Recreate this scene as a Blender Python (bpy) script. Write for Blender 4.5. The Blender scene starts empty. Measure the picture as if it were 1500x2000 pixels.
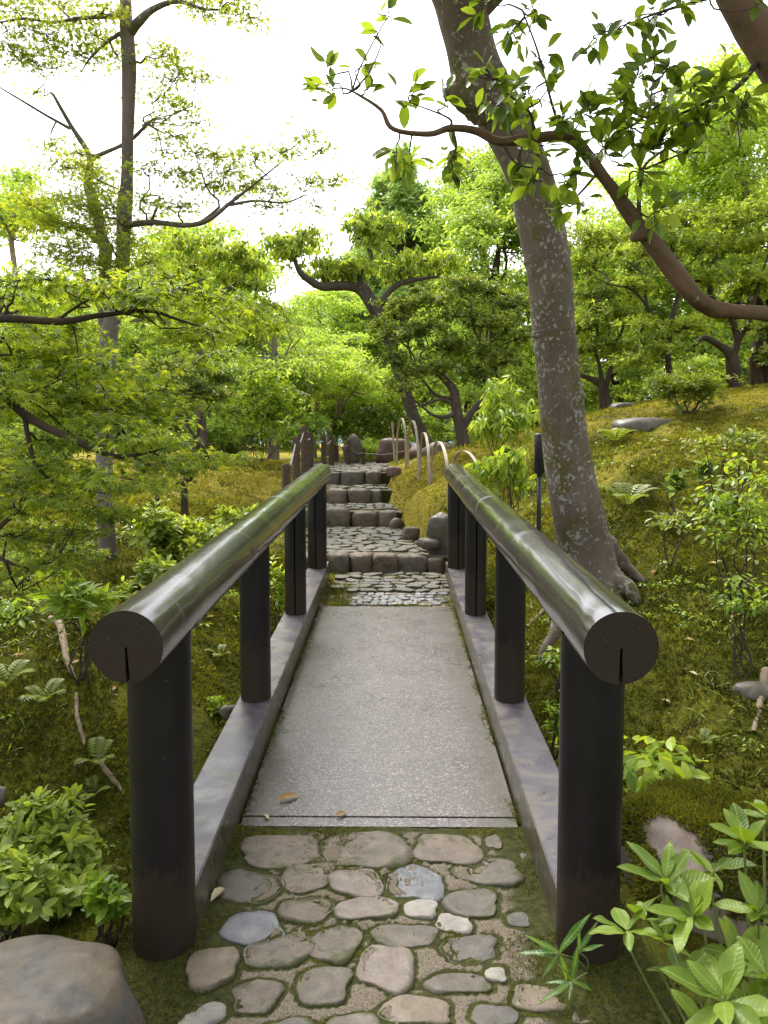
import bpy, math, random
import numpy as np
from mathutils import Vector, Matrix

# ------------------------------------------------------------------ camera, world, sun, exposure
SC = bpy.context.scene
COL = SC.collection
PITCH, YAW, CAMZ = math.radians(4.0), math.radians(0.65), 1.76
cam_d = bpy.data.cameras.new('camera'); cam = bpy.data.objects.new('camera', cam_d); COL.objects.link(cam)
cam_d.sensor_fit = 'HORIZONTAL'; cam_d.sensor_width = 36.0; cam_d.lens = 36.0
cam_d.clip_start = 0.05; cam_d.clip_end = 3000
cam.location = (0, 0, CAMZ); cam.rotation_euler = (math.pi/2 - PITCH, 0, YAW)
SC.camera = cam

SUN_EL, SUN_AZ = math.radians(58), math.radians(-25)     # azimuth measured from +Y (ahead) towards +X
wd = bpy.data.worlds.new('World'); SC.world = wd; wd.use_nodes = True
nt = wd.node_tree
bg = nt.nodes['Background']
sky = nt.nodes.new('ShaderNodeTexSky'); sky.sky_type = 'NISHITA'; sky.sun_disc = False
sky.sun_elevation = SUN_EL; sky.sun_rotation = SUN_AZ; sky.dust_density = 3.0; sky.air_density = 1.0; sky.ozone_density = 1.0
hs = nt.nodes.new('ShaderNodeHueSaturation'); hs.inputs['Saturation'].default_value = 0.25
nt.links.new(sky.outputs[0], hs.inputs['Color']); nt.links.new(hs.outputs[0], bg.inputs[0])
bg.inputs[1].default_value = 0.15
sl = bpy.data.lights.new('sun', 'SUN'); sl.energy = 1.5; sl.angle = math.radians(25); sl.color = (1, 0.96, 0.9)
sun = bpy.data.objects.new('sun', sl); COL.objects.link(sun)
sd = Vector((math.sin(SUN_AZ)*math.cos(SUN_EL), math.cos(SUN_AZ)*math.cos(SUN_EL), math.sin(SUN_EL)))
sun.rotation_euler = (-sd).to_track_quat('-Z', 'Y').to_euler(); sun.location = (0, 0, 30)
SC.view_settings.view_transform = 'Standard'; SC.view_settings.look = 'None'
SC.view_settings.exposure = 1.7; SC.view_settings.gamma = 1.0; SC.view_settings.use_curve_mapping = False
SC.render.engine = 'CYCLES'
cy = SC.cycles
cy.use_denoising = True
cy.max_bounces = 6; cy.diffuse_bounces = 4; cy.glossy_bounces = 2; cy.transmission_bounces = 4; cy.transparent_max_bounces = 4
cy.caustics_reflective = False; cy.caustics_refractive = False
cy.sample_clamp_indirect = 4.0

# ------------------------------------------------------------------ survey: photo pixel + distance -> place
_F = np.array([-math.sin(YAW)*math.cos(PITCH), math.cos(YAW)*math.cos(PITCH), -math.sin(PITCH)])
_R = np.array([math.cos(YAW), math.sin(YAW), 0.0]); _U = np.cross(_R, _F)
CP = np.array([0, 0, CAMZ]); SLOPE = math.tan(math.radians(3.8))
def ray(u, v): return _F + _R*(u-750)/1500 + _U*(1000-v)/1500
def at(u, v, y):
    r = ray(u, v); return CP + r*(y/r[1])
def on_plane(u, v, h=0.0):
    r = ray(u, v); return CP + r*((h-CAMZ)/(r[2]-SLOPE*r[1]))
def px(n, y): return n*y/1500.0

# ------------------------------------------------------------------ helpers
def tag(o, label=None, cat=None, group=None, kind=None):
    if label: o['label'] = label
    if cat: o['category'] = cat
    if group: o['group'] = group
    if kind: o['kind'] = kind
    return o
def empty(name, loc, label, cat, group=None):
    o = bpy.data.objects.new(name, None); COL.objects.link(o); o.location = Vector(loc); o.empty_display_size = .1
    return tag(o, label, cat, group)

class MB:
    """collects vertices and faces; build() links them as one mesh object"""
    def __init__(s): s.v = []; s.f3 = []; s.f4 = []; s.ng = []; s.n = 0; s.t = []
    def add(s, V, F, tint=None):
        V = np.asarray(V, float); F = np.asarray(F, np.int64)
        if len(V) == 0: return
        s.v.append(V)
        if len(F): (s.f3 if F.shape[1] == 3 else s.f4).append(F + s.n)
        s.t.append(np.zeros(len(V)) if tint is None else np.broadcast_to(tint, (len(V),)))
        s.n += len(V)
    def ngon(s, V):
        V = np.asarray(V, float); s.v.append(V); s.t.append(np.zeros(len(V)))
        s.ng.append(np.arange(len(V)) + s.n); s.n += len(V)
    def mesh(s, name, base=(0, 0, 0), smooth=True, tint=False):
        V = np.concatenate(s.v) - np.asarray(base, float)
        loops, starts, pos, sm = [], [], 0, []
        for L in s.f3:
            loops.append(L.ravel()); starts.append(pos + 3*np.arange(len(L))); pos += 3*len(L); sm.append(np.full(len(L), smooth))
        for L in s.f4:
            loops.append(L.ravel()); starts.append(pos + 4*np.arange(len(L))); pos += 4*len(L); sm.append(np.full(len(L), smooth))
        for L in s.ng:
            loops.append(L); starts.append(np.array([pos])); pos += len(L); sm.append(np.array([False]))
        me = bpy.data.meshes.new(name)
        me.vertices.add(len(V)); me.vertices.foreach_set('co', V.astype(np.float32).ravel())
        lo = np.concatenate(loops); st = np.concatenate(starts)
        me.loops.add(len(lo)); me.loops.foreach_set('vertex_index', lo.astype(np.int32))
        me.polygons.add(len(st)); me.polygons.foreach_set('loop_start', st.astype(np.int32))
        me.polygons.foreach_set('use_smooth', np.concatenate(sm).astype(bool))
        if tint:
            a = me.attributes.new('tint', 'FLOAT', 'POINT'); a.data.foreach_set('value', np.concatenate(s.t).astype(np.float32))
        me.update(calc_edges=True)
        return me
    def build(s, name, mat, parent=None, smooth=True, tint=False, base=None, kind=None):
        if base is None: base = tuple(parent_world(parent)) if parent else (0, 0, 0)
        me = s.mesh(name, base, smooth, tint)
        o = bpy.data.objects.new(name, me); COL.objects.link(o)
        me.materials.append(mat)
        if parent: o.parent = parent
        else: o.location = base
        if kind: o['kind'] = kind
        return o
def parent_world(p):
    w = Vector((0, 0, 0))
    while p: w = w + p.location; p = p.parent
    return w

def catmull(P, n):
    """smooth resampling of control rows (any width)"""
    P = np.asarray(P, float); m = len(P)
    if m < 3:
        t = np.linspace(0, 1, max(n, 2))[:, None]; return P[0]*(1-t) + P[-1]*t
    Q = np.vstack([2*P[0]-P[1], P, 2*P[-1]-P[-2]])
    t = np.linspace(0, m-1-1e-6, n); i = t.astype(int); f = (t-i)[:, None]
    a, b, c, d = Q[i], Q[i+1], Q[i+2], Q[i+3]
    return .5*((2*b)+(-a+c)*f+(2*a-5*b+4*c-d)*f*f+(-a+3*b-3*c+d)*f**3)
def tube(P, R, seg=8, n=None, rough=0.0, rng=None, cap=True):
    """a tapered, smoothly curved tube; returns V, F (quads)"""
    P = np.asarray(P, float); R = np.asarray(R, float)
    n = n or max(3, 4*len(P))
    C = catmull(np.column_stack([P, R]), n); C, r = C[:, :3], np.maximum(C[:, 3], 1e-4)
    if cap:
        C = np.vstack([C, C[-1] + (C[-1]-C[-2])*.02]); r = np.append(r, 1e-4)
    T = np.gradient(C, axis=0); T /= np.linalg.norm(T, axis=1)[:, None] + 1e-9
    ref = np.array([0, 0, 1.0]) if abs(T[0][2]) < .9 else np.array([1.0, 0, 0])
    A = np.zeros_like(T); x = np.cross(ref, T[0]); x /= np.linalg.norm(x)
    for k in range(len(T)):
        x = x - T[k]*np.dot(x, T[k]); x /= np.linalg.norm(x) + 1e-9; A[k] = x
    B = np.cross(T, A)
    th = np.linspace(0, 2*np.pi, seg, endpoint=False)
    rr = r[:, None]*np.ones(seg)
    if rough and rng is not None:
        nz = np.zeros((len(r), seg)); s = np.linspace(0, len(P)*1.5, len(r))[:, None]
        for k in range(7):
            nz += np.sin(th*rng.integers(1, 6) + s*rng.uniform(.5, 5) + rng.uniform(0, 7))*rng.uniform(.3, 1)/(1+k*.3)
        rr = rr*(1 + rough*nz*.4)
    V = C[:, None, :] + rr[..., None]*(np.cos(th)[None, :, None]*A[:, None, :] + np.sin(th)[None, :, None]*B[:, None, :])
    m = len(C); i = np.arange(m-1)[:, None]*seg; j = np.arange(seg)[None, :]; j2 = (j+1) % seg
    F = np.stack([i+j, i+j2, i+seg+j2, i+seg+j], -1).reshape(-1, 4)
    return V.reshape(-1, 3), F
def stem_px(L):
    """rows (u, v, y, width px) -> points, radii"""
    P = np.array([at(u, v, y) for u, v, y, w in L]); R = np.array([px(w, y)*.5 for u, v, y, w in L]); return P, R

def norm(a): return a/(np.linalg.norm(a, axis=-1, keepdims=True) + 1e-9)

# 2-D / 3-D value noise
def _hash(ix, iy, iz=0): 
    h = (ix*374761393 + iy*668265263 + iz*2147483647 + 1013904223) & 0xffffffff
    h = ((h ^ (h >> 13))*1274126177) & 0xffffffff
    return ((h ^ (h >> 16)) & 0xffff)/65535.0
def vnoise(x, y):
    x = np.asarray(x, float); y = np.asarray(y, float)
    ix = np.floor(x).astype(np.int64); iy = np.floor(y).astype(np.int64); fx = x-ix; fy = y-iy
    fx = fx*fx*(3-2*fx); fy = fy*fy*(3-2*fy)
    return (_hash(ix, iy)*(1-fx)+_hash(ix+1, iy)*fx)*(1-fy) + (_hash(ix, iy+1)*(1-fx)+_hash(ix+1, iy+1)*fx)*fy
def fbm(x, y, o=4):
    s = 0; a = .5
    for k in range(o):
        s = s + a*(vnoise(x*2**k+17*k, y*2**k+5*k)-.5); a *= .5
    return s

# ------------------------------------------------------------------ leaf templates: x along the leaf, y across, z face normal, length 1
def T_quad(w=.42, fold=.1): 
    return np.array([[0, 0, 0], [.45, w/2, fold], [1, 0, -.08], [.45, -w/2, fold]]), np.array([[0, 2, 1], [0, 3, 2]])
def T_oval(w=.45, fold=.07, droop=.12):
    xs = [0, .22, .5, .78, 1.0]; ws = [0, .7, 1, .68, 0]
    V = [[x, 0, -droop*x*x] for x in xs]
    L = [[x, a*w/2, fold*a-droop*x*x] for x, a in zip(xs[1:4], ws[1:4])]
    R_ = [[x, -a*w/2, fold*a-droop*x*x] for x, a in zip(xs[1:4], ws[1:4])]
    F = [[0, 1, 5], [1, 2, 6], [1, 6, 5], [2, 3, 7], [2, 7, 6], [3, 4, 7], [0, 8, 1], [1, 8, 9], [1, 9, 2], [2, 9, 10], [2, 10, 3], [3, 10, 4]]
    return np.array(V+L+R_), np.array(F)
def T_fine(w=.42, fold=.06, droop=.12, twist=.0, n=8, tip=1.6, pk=.85):
    t = np.linspace(0, 1, n+1); a = np.sin(np.pi*t**pk)**.8*(1-.25*t**tip); a[0] = .04; a[-1] = 0
    C = np.column_stack([t, 0*t, -droop*t*t + .02*np.sin(t*9)]); V = [C]
    for sg in (1, -1): V.append(np.column_stack([t, sg*a*w/2, -droop*t*t + fold*a + sg*twist*t*a + .025*a*np.sin(t*11+sg)]))
    F = []
    for k in range(n):
        F += [[k, k+1, n+1+k+1], [k, n+1+k+1, n+1+k], [k, 2*n+2+k, 2*n+2+k+1], [k, 2*n+2+k+1, k+1]]
    return np.vstack(V), np.array(F)
def T_maple(lobes=7):
    ang = np.radians({7: [-125, -78, -38, 0, 38, 78, 125], 5: [-85, -42, 0, 42, 85]}[lobes])
    ln = {7: [.35, .6, .85, 1, .85, .6, .35], 5: [.55, .85, 1, .85, .55]}[lobes]
    V = [[0, 0, 0]]; pts = []
    for k, (a, l) in enumerate(zip(ang, ln)):
        pts.append([l*math.cos(a), l*math.sin(a), -.16*l])
        if k < len(ang)-1:
            b = (a+ang[k+1])/2; pts.append([.3*math.cos(b), .3*math.sin(b), .02])
    V += pts; V = np.array(V); V[:, :] *= .62; V[:, 0] += .22
    F = [[0, i, i+1] for i in range(1, len(pts))]
    return V, np.array(F)
def T_long(w=.22):
    return T_oval(w, .03, .25)

def put_leaves(mb, T, pos, d, up, size, tint):
    """vectorised placing of leaf copies"""
    TV, TF = T; n = len(pos)
    if n == 0: return
    x = norm(d); z = up - x*np.sum(up*x, 1, keepdims=True); z = norm(z); y = np.cross(z, x)
    s = np.broadcast_to(size, (n,))[:, None, None]
    V = pos[:, None, :] + s*(TV[None, :, 0:1]*x[:, None, :] + TV[None, :, 1:2]*y[:, None, :] + TV[None, :, 2:3]*z[:, None, :])
    F = TF[None] + (np.arange(n)*len(TV))[:, None, None]
    mb.add(V.reshape(-1, 3), F.reshape(-1, TF.shape[1]), np.repeat(np.broadcast_to(tint, (n,)), len(TV)))

def pad_shoots(rng, c, r, n, lower=.25):
    """shoot tips through an uneven ellipsoid, crowded to its upper shell"""
    d = norm(rng.normal(size=(n, 3))); flip = (d[:, 2] < 0) & (rng.random(n) > lower); d[flip, 2] *= -1
    rad = rng.uniform(.2, 1, n)**.55*np.where(rng.random(n) < .12, rng.uniform(1.1, 1.45, n), 1)
    lump = 1 + .36*np.sin(d[:, 0]*5+rng.uniform(0, 6))*np.cos(d[:, 1]*6+rng.uniform(0, 6)) + .15*np.sin(d[:, 2]*9+d[:, 0]*8)
    return np.asarray(c) + d*np.asarray(r)*(rad*lump)[:, None], d
def pad_leaves(mb, rng, T, c, r, n, per, size, mode='whorl', tint0=.5, tvar=.3, lower=.25):
    p, d = pad_shoots(rng, c, r, n, lower)
    ti = tint0 + rng.normal(0, tvar*.6, n)
    if mode == 'whorl':
        ax = norm(d*.7 + np.array([0, 0, .75]) + rng.normal(0, .3, (n, 3)))
    elif mode == 'flat':
        ax = norm(np.array([0, 0, 1.0]) + rng.normal(0, .22, (n, 3)))
    else:
        ax = norm(d*.5 + np.array([0, 0, .35]) + rng.normal(0, .3, (n, 3)))
    e = norm(np.cross(ax, rng.normal(size=(n, 3)))); f = np.cross(ax, e)
    k = np.arange(per)
    az = (k[None, :]*2.399 + rng.uniform(0, 6.28, (n, 1)) + rng.normal(0, .3, (n, per)))[..., None]
    perp = e[:, None, :]*np.cos(az) + f[:, None, :]*np.sin(az)
    if mode == 'whorl':
        el = rng.uniform(.1, .9, (n, per, 1)); ld = perp*np.cos(el) + ax[:, None, :]*np.sin(el); up = ax[:, None, :]*1.0 - perp*.3*np.sin(el)
        off = ax[:, None, :]*rng.uniform(-.9, .1, (n, per, 1))*size
    elif mode == 'flat':
        ld = perp + np.array([0, 0, -.45]) + rng.normal(0, .25, (n, per, 3)); up = ax[:, None, :] + perp*.25 + rng.normal(0, .42, (n, per, 3))
        off = perp*rng.uniform(.1, 1.6, (n, per, 1))*size + rng.normal(0, .25, (n, per, 3))*size*np.array([1, 1, .5])
    else:
        ld = perp*.8 + np.array([0, 0, -.75]) + rng.normal(0, .25, (n, per, 3)); up = ax[:, None, :] + perp*.6 + rng.normal(0, .2, (n, per, 3))
        off = ax[:, None, :]*rng.uniform(-.8, .2, (n, per, 1))*size
    pos = (p[:, None, :] + off).reshape(-1, 3)
    sz = (size*rng.uniform(.65, 1.15, (n, per))).ravel()
    tt = np.clip((ti[:, None] + rng.normal(0, tvar*.6, (n, per))).ravel(), 0, 1)
    put_leaves(mb, T, pos, ld.reshape(-1, 3), up.reshape(-1, 3), sz, tt)
    return p

def wiggle(rng, a, b, n=4, amp=.12):
    a = np.asarray(a, float); b = np.asarray(b, float); L = np.linalg.norm(b-a)
    t = np.linspace(0, 1, n)[:, None]; P = a*(1-t) + b*t
    P[1:-1] += rng.normal(0, amp*L, (n-2, 3)); return P

# ------------------------------------------------------------------ materials
def mat_new(name):
    m = bpy.data.materials.new(name); m.use_nodes = True
    nt = m.node_tree; return m, nt, nt.nodes['Principled BSDF'], nt.nodes['Material Output']
def nd(nt, typ, **kw):
    n = nt.nodes.new(typ)
    for k, v in kw.items():
        if k.startswith('_'): setattr(n, k[1:], v)
        else: n.inputs[k.replace('__', ' ')].default_value = v
    return n
def coords(nt, scale=(1, 1, 1)):
    tc = nt.nodes.new('ShaderNodeTexCoord'); mp = nt.nodes.new('ShaderNodeMapping'); mp.inputs['Scale'].default_value = scale
    nt.links.new(tc.outputs['Object'], mp.inputs['Vector']); return mp.outputs[0]
def noise(nt, vec, scale, detail=4, rough=.6, dist=0):
    n = nd(nt, 'ShaderNodeTexNoise', Scale=scale, Detail=detail, Roughness=rough, Distortion=dist); nt.links.new(vec, n.inputs['Vector']); return n.outputs['Fac']
def ramp(nt, fac, stops):
    r = nt.nodes.new('ShaderNodeValToRGB'); el = r.color_ramp.elements
    while len(el) < len(stops): el.new(.5)
    for e, (p, c) in zip(el, stops): e.position = p; e.color = (*c, 1) if len(c) == 3 else c
    nt.links.new(fac, r.inputs[0]); return r.outputs[0]
def rampf(nt, fac, a, b): return ramp(nt, fac, [(a, (0, 0, 0)), (b, (1, 1, 1))])
def mix(nt, fac, a, b, blend='MIX'):
    m = nt.nodes.new('ShaderNodeMix'); m.data_type = 'RGBA'; m.blend_type = blend
    for s, x in ((m.inputs[0], fac), (m.inputs[6], a), (m.inputs[7], b)):
        if isinstance(x, (int, float)): s.default_value = x
        elif isinstance(x, tuple): s.default_value = (*x, 1)
        else: nt.links.new(x, s)
    return m.outputs[2]
def bump(nt, h, strength, dist, prev=None):
    b = nd(nt, 'ShaderNodeBump', Strength=strength, Distance=dist); nt.links.new(h, b.inputs['Height'])
    if prev is not None: nt.links.new(prev, b.inputs['Normal'])
    return b.outputs[0]
def attr(nt, name):
    a = nt.nodes.new('ShaderNodeAttribute'); a.attribute_name = name; return a.outputs['Fac']

def leaf_mat(name, dark, mid, light, trans=.42, rough=.42, spec=.4, objrand=False, k=1.3):
    m, nt, p, out = mat_new(name)
    dark, mid, light = [(min(a*k*1.0, .55), min(b*k, .55), c*k) for a, b, c in (dark, mid, light)]
    if objrand:
        oi = nt.nodes.new('ShaderNodeObjectInfo'); t = oi.outputs['Random']
    else: t = attr(nt, 'tint')
    c = ramp(nt, t, [(0.05, dark), (.5, mid), (.95, light)])
    v = coords(nt); n = noise(nt, v, 30, 3)
    c = mix(nt, .35, c, mix(nt, n, (.3, .3, .3), (1.5, 1.5, 1.5)), 'MULTIPLY')
    if objrand:      # pale midrib, faint side veins and blemishes in leaf space
        sx = nt.nodes.new('ShaderNodeSeparateXYZ'); nt.links.new(v, sx.inputs[0]); ab = nt.nodes.new('ShaderNodeMath'); ab.operation = 'ABSOLUTE'; nt.links.new(sx.outputs[1], ab.inputs[0])
        c = mix(nt, ramp(nt, ab.outputs[0], [(.008, (.55, .55, .55)), (.022, (0, 0, 0))]), c, (.30, .36, .10) if 'fallen' not in name else (.4, .28, .12))
        vn = nt.nodes.new('ShaderNodeMath'); vn.operation = 'MULTIPLY_ADD'; vn.inputs[1].default_value = -.75; nt.links.new(ab.outputs[0], vn.inputs[0]); nt.links.new(sx.outputs[0], vn.inputs[2])
        cm = nt.nodes.new('ShaderNodeCombineXYZ'); nt.links.new(vn.outputs[0], cm.inputs[0]); wv = nd(nt, 'ShaderNodeTexWave', Scale=3.6, Distortion=.4); nt.links.new(cm.outputs[0], wv.inputs['Vector'])
        c = mix(nt, .12, c, ramp(nt, wv.outputs['Fac'], [(.0, (.75, .75, .75)), (.9, (1.0, 1.0, 1.0)), (1.0, (1.5, 1.45, 1.2))]), 'MULTIPLY')
        va = nt.nodes.new('ShaderNodeVectorMath'); va.operation = 'ADD'; nt.links.new(v, va.inputs[0]); nt.links.new(t, va.inputs[1])
        c = mix(nt, rampf(nt, noise(nt, va.outputs[0], 6.5, 3), .70, .73), c, (.11, .085, .03))
        nt.links.new(bump(nt, wv.outputs['Fac'], .12, .02), p.inputs['Normal'])
    nt.links.new(c, p.inputs['Base Color']); p.inputs['Roughness'].default_value = rough
    p.inputs['Specular IOR Level'].default_value = spec
    tr = nt.nodes.new('ShaderNodeBsdfTranslucent'); nt.links.new(mix(nt, 1.0, c, (1.9, 1.75, .8), 'MULTIPLY'), tr.inputs[0])
    ms = nt.nodes.new('ShaderNodeMixShader'); ms.inputs[0].default_value = trans
    nt.links.new(p.outputs[0], ms.inputs[1]); nt.links.new(tr.outputs[0], ms.inputs[2]); nt.links.new(ms.outputs[0], out.inputs[0])
    return m
M = {}
M['maple'] = leaf_mat('maple_leaf', (.08, .125, .014), (.16, .22, .022), (.28, .33, .035), trans=.5)
M['maple_sky'] = leaf_mat('high_maple_leaf', (.11, .15, .014), (.175, .225, .02), (.27, .30, .03), trans=.55)
M['lime'] = leaf_mat('lime_maple_leaf', (.14, .22, .04), (.235, .34, .065), (.34, .43, .09), trans=.5)
M['camellia'] = leaf_mat('camellia_leaf', (.05, .085, .010), (.10, .155, .016), (.20, .27, .03), trans=.48, rough=.28, spec=.45, objrand=True)
M['camellia_mesh'] = leaf_mat('camellia_leaf_mass', (.05, .085, .010), (.10, .155, .016), (.20, .27, .03), trans=.48, rough=.28, spec=.45)
M['azalea'] = leaf_mat('azalea_leaf', (.09, .13, .018), (.175, .235, .032), (.30, .36, .06), trans=.42)
M['pieris'] = leaf_mat('dark_shrub_leaf', (.06, .10, .02), (.125, .18, .03), (.28, .31, .06), trans=.35, rough=.38)
M['broad'] = leaf_mat('broad_leaf', (.085, .14, .022), (.185, .255, .035), (.33, .39, .06), trans=.45, rough=.32)
M['cedar'] = leaf_mat('cedar_needles', (.13, .21, .075), (.22, .33, .12), (.32, .43, .18), trans=.4)
M['far'] = leaf_mat('background_leaf', (.11, .175, .034), (.185, .275, .055), (.29, .37, .08), trans=.48)
M['bright'] = leaf_mat('bright_shrub_leaf', (.08, .14, .014), (.17, .25, .024), (.29, .36, .045), trans=.42, rough=.35)
M['rhodo'] = leaf_mat('rhododendron_leaf', (.09, .15, .012), (.15, .235, .022), (.21, .30, .035), trans=.35, rough=.42, objrand=True, k=1.0)
M['bamboo_leaf'] = leaf_mat('bamboo_grass_leaf', (.04, .12, .015), (.07, .17, .02), (.12, .22, .03), trans=.35, rough=.35, objrand=True, k=1.0)
M['fern'] = leaf_mat('fern_leaf', (.10, .15, .015), (.17, .22, .025), (.25, .30, .04), trans=.4, k=1.0)
M['dead'] = leaf_mat('fallen_leaf_tan', (.30, .16, .04), (.46, .31, .11), (.56, .46, .26), trans=.2, rough=.5, objrand=True, k=1.0)
M['moss_blade'] = leaf_mat('moss_tuft', (.028, .036, .006), (.105, .115, .012), (.26, .25, .03), trans=.35, rough=.7, spec=.15, k=1.0)

def bark_mat(name, c1, c2, lich=None, lich_amt=.6, scale=6, moss=None, moss_amt=.62):
    m, nt, p, out = mat_new(name); v = coords(nt, (1, 1, .45)); v1 = coords(nt)
    c = ramp(nt, noise(nt, v, scale, 6, .65), [(.3, c1), (.7, c2)])
    if moss: c = mix(nt, rampf(nt, noise(nt, v1, 3.1, 4, .6), moss_amt, moss_amt+.08), c, moss)
    if lich:
        a = noise(nt, v1, 34, 3, .6, .3); b = noise(nt, v1, 3.5, 2)
        mm = nt.nodes.new('ShaderNodeMath'); mm.operation = 'MULTIPLY_ADD'; mm.inputs[1].default_value = .45; nt.links.new(b, mm.inputs[0]); nt.links.new(a, mm.inputs[2])
        c = mix(nt, rampf(nt, mm.outputs[0], lich_amt+.22, lich_amt+.26), c, lich)
    nt.links.new(c, p.inputs['Base Color']); p.inputs['Roughness'].default_value = .85; p.inputs['Specular IOR Level'].default_value = .2
    vb = coords(nt, (1, 1, .35))
    nt.links.new(bump(nt, noise(nt, vb, 40, 5, .7), .6, .012, bump(nt, noise(nt, v, 9, 3), .5, .03)), p.inputs['Normal'])
    return m
M['bark_big'] = bark_mat('spotted_bark', (.095, .072, .053), (.175, .14, .108), (.29, .275, .25), .60, 5, (.10, .088, .03), .54)
M['bark_grey'] = bark_mat('grey_maple_bark', (.10, .082, .072), (.20, .165, .145), (.27, .25, .22), .64, 7)
M['bark_dark'] = bark_mat('dark_twisted_bark', (.03, .022, .016), (.085, .062, .045), None, .5, 9)
M['bark_gnarl'] = bark_mat('grey_gnarled_bark', (.05, .04, .032), (.11, .088, .07), (.2, .19, .16), .66, 9)
M['bark_low'] = bark_mat('mossy_lichen_bark', (.07, .055, .03), (.14, .11, .06), (.30, .32, .14), .6, 7, (.08, .085, .02), .5)
M['bark_pale'] = bark_mat('pale_bark', (.22, .18, .15), (.36, .31, .26), None, .5, 9)
M['bark_camellia'] = bark_mat('smooth_camellia_bark', (.10, .062, .036), (.155, .10, .06), (.34, .33, .28), .74, 5)
M['root'] = bark_mat('bare_root', (.17, .12, .075), (.30, .24, .16), None, .5, 12)
M['twig'] = bark_mat('dark_twig', (.035, .026, .018), (.07, .05, .035), None)

def stone_mat(name, cols, rough=.55, objrand=True, moss=.0, speck=(.55, .5, .45), spec=.35):
    m, nt, p, out = mat_new(name); v = coords(nt)
    if objrand:
        oi = nt.nodes.new('ShaderNodeObjectInfo'); t = oi.outputs['Random']
        va = nt.nodes.new('ShaderNodeVectorMath'); va.operation = 'ADD'; nt.links.new(v, va.inputs[0])
        cm = nt.nodes.new('ShaderNodeCombineXYZ')
        mu = nt.nodes.new('ShaderNodeMath'); mu.operation = 'MULTIPLY'; mu.inputs[1].default_value = 37.0; nt.links.new(t, mu.inputs[0]); nt.links.new(mu.outputs[0], cm.inputs[0])
        nt.links.new(cm.outputs[0], va.inputs[1]); v = va.outputs[0]
        c = ramp(nt, t, [(i/(len(cols)-1), k) for i, k in enumerate(cols)])
    else:
        c = ramp(nt, noise(nt, v, 4.5, 5, .55, .5), [(.25+.5*i/(len(cols)-1), k) for i, k in enumerate(cols)])
    c = mix(nt, .75, c, ramp(nt, noise(nt, v, 14, 6, .7), [(.3, (.55, .55, .55)), (.7, (1.35, 1.3, 1.25))]), 'MULTIPLY')
    c = mix(nt, rampf(nt, noise(nt, v, 140, 2), .62, .74), c, mix(nt, .16, c, speck))
    if moss:
        mm = nt.nodes.new('ShaderNodeMath'); mm.operation = 'MULTIPLY_ADD'; mm.inputs[1].default_value = .22; nt.links.new(attr(nt, 'tint'), mm.inputs[0]); nt.links.new(noise(nt, v, 11, 5, .7), mm.inputs[2])
        c = mix(nt, ramp(nt, mm.outputs[0], [(1-moss+.04, (0, 0, 0)), (1-moss+.15, (.85, .85, .85))]), c, (.042, .048, .010))
    nt.links.new(c, p.inputs['Base Color'])
    r = ramp(nt, noise(nt, v, 18, 4), [(.3, (rough-.15,)*3), (.7, (rough+.15,)*3)]); nt.links.new(r, p.inputs['Roughness'])
    p.inputs['Specular IOR Level'].default_value = spec
    nt.links.new(bump(nt, noise(nt, v, 70, 5, .7), .5, .004, bump(nt, noise(nt, v, 12, 4), .6, .012)), p.inputs['Normal'])
    return m
M['paver'] = stone_mat('river_stone', [(.085, .075, .06), (.12, .102, .08), (.09, .085, .075), (.13, .105, .08), (.105, .093, .076)], .6, moss=.46, spec=.25)
M['paver_pink'] = stone_mat('pinkish_stone', [(.135, .105, .082), (.145, .117, .093)], .5, moss=.4)
M['paver_blue'] = stone_mat('bluish_stone', [(.10, .105, .115), (.115, .12, .13)], .5, moss=.3)
M['paver_pale'] = stone_mat('pale_granite_stone', [(.24, .22, .19), (.2, .185, .16)], .6, moss=.35)
M['paver_tan'] = stone_mat('tan_stone', [(.15, .12, .08), (.13, .105, .075)], .6, moss=.4)
M['step'] = stone_mat('step_stone', [(.10, .078, .056), (.135, .104, .078), (.105, .093, .075), (.15, .118, .092)], .65, moss=.5, spec=.2)
M['cobble'] = stone_mat('cobble', spec=.18, cols=[(.10, .092, .075), (.135, .12, .095), (.105, .103, .096), (.15, .13, .10)], rough=.7, moss=.45)
M['pebble'] = stone_mat('white_pebble', [(.19, .185, .18), (.13, .138, .145), (.22, .205, .185)], .65, spec=.2, moss=.3)
M['rock'] = stone_mat('grey_boulder', [(.06, .056, .046), (.11, .095, .068), (.07, .07, .064)], .5, False, .45)
M['rock_big'] = stone_mat('brown_grey_boulder', [(.04, .04, .036), (.085, .068, .046), (.05, .05, .047), (.095, .072, .046)], .62, False, .3, speck=(.2, .19, .17), spec=.25)
M['rock_pink'] = stone_mat('pinkish_boulder', [(.22, .165, .13), (.32, .26, .22), (.15, .125, .09)], .75, False, .4, speck=(.5, .5, .42))
M['rock_red'] = stone_mat('red_brown_boulder', [(.075, .042, .034), (.12, .07, .055), (.09, .065, .05)], .6, False, .35)

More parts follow.
